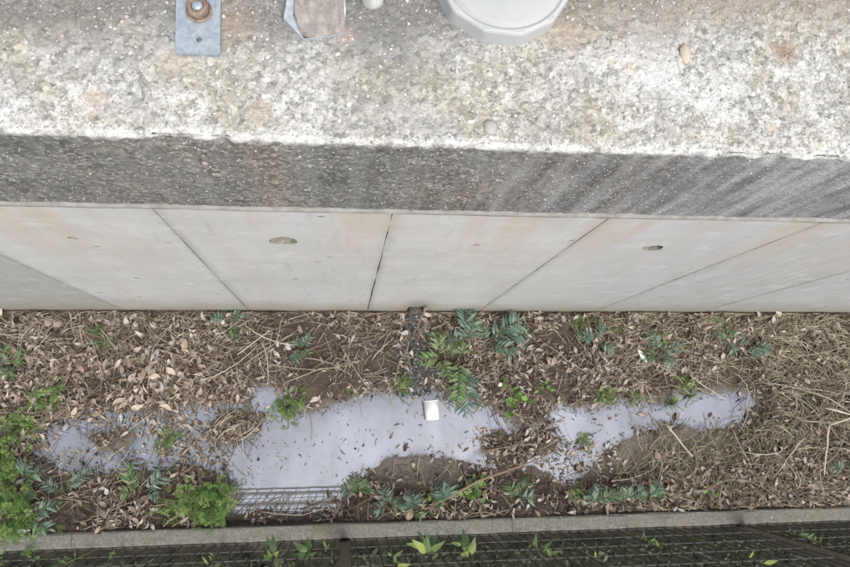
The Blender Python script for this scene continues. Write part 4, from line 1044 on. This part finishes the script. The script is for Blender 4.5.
# white paper cup lying in the puddle
pc2 = at(431, 410, 0.035)
cup = empty('paper_cup', (pc2[0], pc2[1], 0.0)); tag(cup, 'white disposable paper cup lying on its side in the puddle', 'cup')
CL = 0.098
mt = Matrix.Translation((0, CL/2, 0.036))@Matrix.Rotation(math.radians(4), 4, 'Z')@Matrix.Rotation(math.radians(93), 4, 'X')
m = MB(); m.lathe([(0.0325, 0.093), (0.0335, CL), (0.0345, CL-0.002), (0.0395, 0.002), (0.0385, 0.002), (0.033, 0.092)], 28); b_ = obj('cup_wall', m.mesh('cup_wall', M['paper'], True), cup, mat4=mt)
m = MB(); m.lathe([(0.0001, 0.092), (0.0335, 0.092)], 28); obj('cup_base', m.mesh('cup_base', M['paper']), cup, mat4=mt)
m = MB(); pts = [(0.0402*math.cos(2*math.pi*k/28), 0.0402*math.sin(2*math.pi*k/28), 0.001) for k in range(29)]; m.tube(pts, 0.0018, 6); obj('cup_rim', m.mesh('cup_rim', M['paper'], True), cup, mat4=mt)

# ------------------------------------------------------------------ ferns
def leaflet_mesh(mat, W, sick, curl):
    v, f = blade(1, W, 0.22, curl, 5, 0.15, 0.75, sick); return mesh('leaflet', v, f, mat, True)
PIN = {mk: [leaflet_mesh(M[mk], w, s, c) for w, s, c in ((0.24, 0.20, -0.30), (0.27, 0.14, -0.38), (0.215, 0.26, -0.2))] for mk in ('fern', 'fernb', 'fernm')}
def frame(d, up):
    d = Vector(d).normalized(); up = Vector(up); y = up.cross(d).normalized(); z = d.cross(y)
    return Matrix(((d.x, y.x, z.x), (d.y, y.y, z.y), (d.z, y.z, z.z))).to_4x4()
def frond(root, az, L, rise, pairs, pl, mk, bare=0.15, droop=1.0, base=(0, 0, 0)):
    b = Vector(base); pts = []
    n = 9
    for i in range(n):
        t = i/(n-1); r = L*(0.96*t); z = rise*(math.sin(math.pi*min(1, 0.62*t**0.8)))-droop*0.25*rise*t*t
        wob = 0.03*L*math.sin(3*t+az)
        pts.append(b+Vector((r*math.cos(az)-wob*math.sin(az), r*math.sin(az)+wob*math.cos(az), z)))
    m = MB(); m.tube(pts, [0.0022*(1-0.65*i/(n-1)) for i in range(n)], 4)
    fo = obj('frond', m.mesh('frond', M['weedstem'], True), root)
    def P(t):
        k = t*(n-1); i = min(int(k), n-2); return pts[i].lerp(pts[i+1], k-i), (pts[i+1]-pts[i]).normalized()
    for i in range(pairs):
        t = bare+(1-bare)*(i+0.3)/pairs
        for s in (-1, 1):
            if random.random() < 0.05: continue
            p, tn = P(min(0.995, t+(0.4/pairs if s > 0 else 0)*(1-bare)))
            q = (t-bare)/(1-bare); ln = pl*(0.72+0.5*math.sin(math.pi*min(1, 0.12+0.75*q)))*(1 if q < 0.75 else 1-(q-0.75)*2.2)*random.uniform(0.78, 1.12)
            side = Vector((0, 0, 1)).cross(tn).normalized()*s
            ang = random.gauss(0.45, 0.16); d = side*math.cos(ang)+tn*math.sin(ang)+Vector((0, 0, random.uniform(-0.45, 0.30)))
            fr = Matrix.Translation(p)@frame(d, Vector((0, 0, 1))+side*random.uniform(-0.25, 0.25))
            obj('leaflet', random.choice(PIN[mk]), fo, mat4=fr@Matrix.Diagonal((ln, ln*(-s), ln, 1)))
    p, tn = P(1.0)
    obj('leaflet', random.choice(PIN[mk]), fo, mat4=Matrix.Translation(p)@frame(tn, (0, 0, 1))@Matrix.Diagonal((pl*0.6, pl*0.6, pl*0.6, 1)))
def fern(u, v, label, fronds, mk='fern', group=None, z0=0.0, calm=False):
    p = gp(u, v, -0.004+z0); root = empty('fern', p); tag(root, label, 'fern', group)
    for fr in fronds: frond(root, math.radians(fr[0]+random.uniform(-14, 14)*(0.2 if calm else 1)), fr[1]*(1 if calm else random.uniform(.85, 1.15)), fr[2]*random.uniform(.8, 1.2), fr[3], fr[4]*random.uniform(.85, 1.1), fr[5] if len(fr) > 5 else random.choice([mk, mk, 'fernm']))
    return root
# az: 0 = along the wall to the right, 90 = towards the wall; (az, length, rise, pairs, leaflet length, material)
fern(464, 345, 'dark blue-green fern growing up against the wall right of the drain', [(96, .20, .15, 9, .068, 'fern'), (70, .15, .13, 7, .05, 'fern'), (150, .10, .09, 6, .04, 'fern')], calm=True)
fern(486, 342, 'blue-green fern spreading along the wall foot beside the darkest one', [(8, .23, .12, 10, .074, 'fern'), (32, .20, .13, 9, .066, 'fern'), (-28, .16, .10, 8, .058, 'fern'), (120, .11, .10, 6, .045, 'fern')], calm=True)
fern(440, 358, 'yellow-green fern beside the drain gravel', [(105, .13, .10, 8, .050, 'fernb'), (190, .11, .09, 7, .048, 'fernb'), (-75, .11, .09, 8, .048, 'fernb'), (35, .10, .10, 7, .045, 'fernm')], 'fernb', calm=True)
fern(459, 358, 'long fern frond hanging out towards the white cup', [(-84, .29, .11, 12, .070, 'fern'), (-100, .25, .12, 11, .058, 'fernb'), (70, .08, .09, 6, .035, 'fernb')], calm=True)
fern(592, 342, 'small blue-green fern among dry leaves left of the white scrap', [(150, .12, .10, 8, .042), (-30, .13, .09, 8, .045), (60, .09, .09, 7, .036)])
fern(655, 352, 'dark fern clump right beside the white plastic scrap', [(120, .11, .09, 8, .042), (200, .11, .08, 8, .042), (20, .12, .09, 8, .045), (-60, .10, .08, 7, .042)])
fern(722, 342, 'small dark fern near the wall before the straw bank', [(170, .08, .08, 6, .042), (60, .08, .08, 6, .04), (-80, .08, .07, 6, .04)])
fern(748, 344, 'small dark fern at the edge of the straw bank', [(150, .08, .08, 6, .044), (-20, .10, .08, 7, .046), (-100, .08, .07, 6, .04)])
fern(12, 362, 'pale blue-green young fern by the twig tangle', [(100, .08, .10, 6, .042), (10, .09, .10, 6, .042), (200, .09, .09, 6, .042), (-70, .08, .08, 6, .04)])
fern(228, 322, 'tiny fern growing at the wall foot alone', [(20, .08, .08, 6, .036), (150, .07, .08, 6, .034), (-70, .10, .07, 7, .03)])
fern(302, 349, 'tiny fern growing in bare soil between dry stalks', [(45, .08, .08, 6, .034), (-110, .08, .07, 6, .034), (-40, .06, .06, 5, .03), (140, .06, .07, 5, .03)])
fern(105, 338, 'tiny fern hidden in the dry twig tangle', [(130, .06, .07, 5, .034), (-20, .07, .07, 5, .034), (250, .05, .06, 5, .03)])
fern(66, 492, 'grey-green feathery fern with one arching frond by bare soil', [(48, .15, .09, 10, .042, 'fern'), (160, .09, .07, 7, .036, 'fern')])
fern(138, 492, 'pale yellow-green fern pair of fronds beside the kerb leaves', [(118, .13, .09, 10, .044, 'fernb'), (172, .08, .06, 6, .034, 'fernb')], 'fernb')
fern(148, 491, 'grey-green fern with one broad frond next to the pale one', [(44, .13, .09, 10, .045, 'fern'), (-30, .07, .06, 6, .03, 'fern')])
fern(38, 512, 'grey-green fern drooping towards the kerb from the feathery weed', [(20, .13, .10, 9, .042, 'fern'), (-30, .12, .09, 8, .04, 'fern')])
fern(28, 478, 'small blue-green fern between the two feathery weeds', [(70, .10, .1, 8, .04), (10, .10, .09, 7, .04), (-60, .09, .08, 7, .036)])
fern(358, 492, 'young fern standing at the puddle end of the fence reflection', [(100, .09, .12, 6, .042), (30, .08, .10, 6, .042), (170, .08, .09, 6, .04)])
fern(388, 503, 'small fern at the kerb left of the curled bracken', [(100, .08, .10, 5, .042), (10, .06, .08, 5, .036), (200, .07, .08, 5, .036)])
fern(412, 508, 'curled broad-leaved fern bending over the kerb foot', [(95, .09, .14, 6, .045), (130, .09, .12, 6, .04), (-50, .06, .10, 5, .036, 'fernb')])
fern(446, 500, 'blue-green fern by the kerb beside the bright leafy weed', [(140, .10, .11, 8, .046), (80, .09, .10, 7, .044), (190, .07, .07, 6, .034)])
fern(514, 497, 'blue-green fern between the stick and the kerb', [(60, .10, .11, 7, .048), (120, .10, .11, 7, .048), (10, .09, .09, 7, .044)])
fern(590, 502, 'dark fern at the kerb foot right of the white pebble', [(130, .09, .10, 7, .042), (40, .11, .10, 8, .044), (80, .08, .09, 6, .04)])
fern(622, 499, 'dark fern low at the kerb between two fern neighbours', [(150, .09, .08, 7, .04), (30, .11, .08, 8, .042), (90, .07, .08, 6, .038)])
fern(645, 497, 'dark fern at the kerb foot nearest the dry leaf heap', [(160, .07, .08, 6, .04), (70, .09, .09, 7, .042), (0, .09, .07, 7, .04)])
fern(838, 470, 'small dark fern half hidden in the straw bank near the kerb', [(150, .08, .08, 6, .04), (40, .09, .08, 6, .04)])

# ------------------------------------------------------------------ feathery weeds
def feather_leaf(seed):
    rs = random.Random(seed); m = MB()
    # petiole from origin to (0.45,0,0.25), then a deeply cut blade
    m.tube([(0, 0, 0), (0.22, 0, 0.16), (0.45, 0, 0.25)], [0.012, 0.010, 0.007], 3, False)
    c = Vector((0.45, 0, 0.25))
    def lobe(p, a, L, w, dz):
        d = Vector((math.cos(a), math.sin(a), dz)); s = Vector((-math.sin(a), math.cos(a), 0))*w
        m.add([p, p+d*L*0.55+s, p+d*L, p+d*L*0.55-s], [(0, 1, 2, 3)]); return p+d*L*0.45, p+d*L*0.7
    for a in (-1.7, -0.85, 0.0, 0.85, 1.7):
        a += rs.uniform(-.2, .2); L = 0.46*(1-0.12*abs(a))*rs.uniform(.8, 1.2)
        q1, q2 = lobe(c, a, L, 0.026, rs.uniform(-0.35, 0.25))
        for q, k in ((q1, 0.5), (q2, 0.4)):
            for s in (-1, 1): lobe(q, a+s*rs.uniform(0.6, 0.95), L*k, 0.024, rs.uniform(-0.4, 0.35))
    return m.mesh('leaf', M['weed'])
FEA = [feather_leaf(i) for i in range(6)]
def weed(u, v, R, n, h, label, group=None, meshes=FEA, nm='feathery_weed', cat='weed'):
    p = gp(u, v, -0.004); root = empty(nm, p); tag(root, label, cat, group)
    ns = max(4, n//7); ph = random.uniform(0, 6.28); R0 = R
    tips = []
    for i in range(ns):
        a = 2*math.pi*i/ns+random.uniform(-.3, .3); R = R0*(0.95+0.32*math.sin(2*a+ph)+0.22*math.sin(3*a+2.3*ph)); r = R*math.sqrt(random.random())*0.98; z = h*(1-0.5*(r/R)**2)*random.uniform(.6, 1)
        tip = Vector((r*math.cos(a), r*math.sin(a), z)); tips.append(tip)
        m = MB(); m.tube([(0, 0, 0), (tip.x*0.35, tip.y*0.35, z*0.6), tip], [0.0028, 0.0022, 0.0014], 4); obj('stem', m.mesh('stem', M['weedstem'], True), root)
    for i in range(n):
        tip = tips[i % ns]; k = random.uniform(0.1, 1.08); b = Vector((tip.x*k, tip.y*k, tip.z*(0.2+0.8*k)))
        b += Vector((random.gauss(0, .20), random.gauss(0, .20), random.gauss(0, .14)))*R0
        b.z = max(b.z, 0.004)
        az = math.atan2(b.y, b.x)+random.uniform(-1.8, 1.8); s = random.uniform(0.7, 1.3)*R0*0.5
        s = min(max(s, 0.028), 0.062)
        if meshes is FEA: s *= 0.95
        mt = Matrix.Translation(b)@Matrix.Rotation(az, 4, 'Z')@Matrix.Rotation(random.uniform(-0.9, 0.35), 4, 'Y')@Matrix.Rotation(random.uniform(-0.7, 0.7), 4, 'X')@Matrix.Diagonal((s, s, s, 1))
        obj('leaf', random.choice(meshes), root, mat4=mt)
    return root
weed(213, 503, 0.118, 221, 0.16, 'largest bright green feathery weed bush growing at the kerb')
weed(20, 512, 0.15, 187, 0.14, 'bright green feathery weed at the kerb beside the drooping fern')
weed(5, 462, 0.13, 136, 0.13, 'bright green feathery weed at the leaf-covered puddle end')
weed(22, 425, 0.09, 68, 0.08, 'low feathery weed on the bank above the leaf-covered puddle end')
weed(50, 398, 0.09, 57, 0.07, 'low feathery weed in dry stalks by the pale young fern')
weed(287, 407, 0.080, 102, 0.07, 'green feathery weed growing out into the puddle by the bare mud')
weed(168, 438, 0.065, 57, 0.06, 'small feathery weed surrounded by floating leaves')
weed(403, 382, 0.055, 37, 0.06, 'small feathery weed on the bank next to the drain gravel')
weed(172, 512, 0.07, 44, 0.06, 'low feathery weed beside the largest weed bush')
weed(605, 397, 0.07, 51, 0.06, 'small feathery weed on the bank above the open right pool')
weed(682, 384, 0.06, 40, 0.07, 'upright green feathery weed near the pale puddle edge by dry leaves')
weed(636, 398, 0.05, 30, 0.05, 'low feathery weed at the puddle edge among brown leaves')
weed(584, 443, 0.05, 30, 0.05, 'small feathery weed on the leaf bridge edge')
weed(574, 496, 0.06, 40, 0.06, 'feathery weed between ferns by the kerb')
weed(580, 322, 0.06, 34, 0.06, 'low green weed at the wall foot above the small fern')
weed(608, 328, 0.05, 27, 0.06, 'green weed tuft at the wall foot beside dry leaves')
weed(715, 326, 0.05, 27, 0.06, 'green weed tuft at the wall foot near the small dark ferns')
weed(660, 340, 0.06, 30, 0.08, 'light green weed growing through the dark fern clump')
def broad_leaf(seed):
    v, f = blade(1, 0.62, 0.18, -0.2, 6, 0.1, 0.8); return mesh('leaf', v, f, M['weed'], True)
BRO = [broad_leaf(0)]
weed(512, 398, 0.085, 22, 0.07, 'leafy broad-leaved weed on the bank by the leaf bridge', meshes=BRO, nm='broadleaf_weed')
weed(472, 488, 0.075, 26, 0.09, 'bright broad-leaved weed by the kerb under the long stick', meshes=BRO, nm='broadleaf_weed')
weed(430, 502, 0.05, 12, 0.06, 'small broad-leaved weed at the kerb beside the curled fern', meshes=BRO, nm='broadleaf_weed')
weed(708, 487, 0.05, 14, 0.07, 'small green weed sprouting from the dry leaf heap by the kerb', meshes=BRO, nm='broadleaf_weed')
weed(545, 388, 0.05, 10, 0.05, 'few-leaved weed on brown soil beside the broad-leaved weed', meshes=BRO, nm='broadleaf_weed')
# grass tufts
def tuft(u, v, n, L, label, mat='grass_i'):
    p = gp(u, v, -0.003); V = []; Fq = []; b = 0
    for i in range(n):
        a = RNG.uniform(0, 6.28); l = L*RNG.uniform(.6, 1.1); lean = RNG.uniform(0.2, 0.8); r0 = RNG.uniform(0, 0.012)
        for t in (0, 0.4, 0.75, 1.0):
            r = r0+l*lean*t*t; z = l*(t-0.35*lean*t*t); w = 0.0026*(1-t*0.9)
            c = np.array([r*math.cos(a), r*math.sin(a), z]); s = np.array([-math.sin(a), math.cos(a), 0])*w
            V += [c+s, c-s]
        for k in range(3): Fq.append((b+2*k, b+2*k+1, b+2*k+3, b+2*k+2))
        b += 8
    return tag(obj('grass_tuft', mesh('grass_tuft', np.array(V), Fq, M[mat]), None, loc=p), label, 'grass')
tuft(672, 402, 40, 0.10, 'bright green grass tuft leaning over the pale puddle edge')
tuft(404, 390, 26, 0.07, 'short grass tuft at the puddle edge left of the cup')
tuft(690, 396, 30, 0.08, 'short grass tuft beside the bright leaning one')
tuft(440, 338, 16, 0.06, 'thin grass tuft by the drain')
tuft(352, 392, 16, 0.06, 'sparse grass tuft beside the bare mud bank')
tuft(310, 506, 22, 0.08, 'dry pale grass tuft in front of the fence reflection', 'straw_i')
tuft(335, 500, 24, 0.09, 'dry grass tuft between fence reflection and young fern', 'straw_i')

# ------------------------------------------------------------------ outside the fence: undergrowth and shoots
V = []; Fq = []; b = 0
n = 7500; R3 = rot_frames(n, 0.5)
for i in range(n):
    x = RNG.uniform(-2.6, 4.2); y = -0.69-0.5*RNG.rand()**1.1
    hh = 0.10+0.16*float(fbm(np.array(x*3), np.array(y*3), 3)+0.5)*sstep(-0.68, -0.95, np.array(-abs(y)))
    v, f = VARS[RNG.randint(6)]; s = RNG.uniform(0.025, 0.06)
    P = (v*s)@R3[i].T+np.array([x, y, -0.055+s*0.3+RNG.rand()*float(hh)]); V.append(P); Fq.append(f+b); b += len(v)
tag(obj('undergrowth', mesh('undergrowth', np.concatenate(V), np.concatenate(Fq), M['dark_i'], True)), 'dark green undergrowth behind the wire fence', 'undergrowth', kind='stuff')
SH = []
for w in (0.26, 0.32, 0.22):
    v, f = blade(1, w, 0.3, -0.25, 6, 0.1, 0.8); SH.append(mesh('leaf', v, f, M['shoot'], True))
def shoot(u, v, h, n, L, label, group, lean=0.0):
    # the tip of the shoot shows at (u, v); the plant stands on the ground below it
    xz = pt_px(u, v+5, -0.628); h = max(0.08, xz[1]-0.03); p = (xz[0], -0.6185); root = empty('leafy_shoot', (p[0], p[1], -0.06)); tag(root, label, 'shoot', group)
    m = MB(); tip = Vector((random.uniform(-.08, .08)*h, 0.0, h+0.06)); m.tube([(0, 0, 0), tip*0.5+Vector((0.01, 0, 0)), tip], [0.004, 0.003, 0.002], 5); obj('stem', m.mesh('stem', M['weedstem'], True), root)
    for i in range(n):
        k = 1-0.4*i/n; a = math.radians(90)+max(-1.3, min(1.3, random.gauss(0, 0.7))); el = random.uniform(0.2, 1.1)
        d = Vector((math.cos(a)*math.cos(el), math.sin(a)*math.cos(el), math.sin(el)))
        s = 0.85*L*random.uniform(.5, 1.25)
        obj('leaf', random.choice(SH), root, mat4=Matrix.Translation(tip*k)@frame(d, (0.05, 0.02, 1))@Matrix.Diagonal((s, s, s, 1)))
G = 'young shoots at the fence'
shoot(307, 556, .30, 4, .14, 'tall pale spear-leaved shoot at the fence by its post', None)
shoot(276, 560, .26, 5, .10, 'mid green shoot next to the tall pale one at the fence', None)
shoot(325, 550, .24, 4, .05, 'small two-leaved yellow-green shoot close to the fence post', None)
shoot(438, 553, .34, 11, .12, 'largest bright green leafy shoot at the fence opposite the kerb ferns', None)
shoot(469, 554, .32, 10, .09, 'bright yellow-green leafy shoot next to the largest one', None)
shoot(545, 556, .28, 6, .085, 'green shoot at the fence past the kerb joint', None)
shoot(670, 545, .30, 6, .05, 'small yellow shoot at the fence before the second post', None)
shoot(829, 541, .34, 12, .055, 'bright yellow shoot beyond the second fence post', None)
shoot(102, 558, .26, 5, .06, 'small bright green shoot at the fence opposite the pale ferns', None)
for u, v in ((60, 566), (200, 564), (395, 566), (595, 562), (765, 563)):
    shoot(u, v, random.uniform(.18, .28), random.randint(4, 7), random.uniform(.05, .075), 'small green shoot behind the kerb '+near(at(u, 505)[0], -0.5), G)
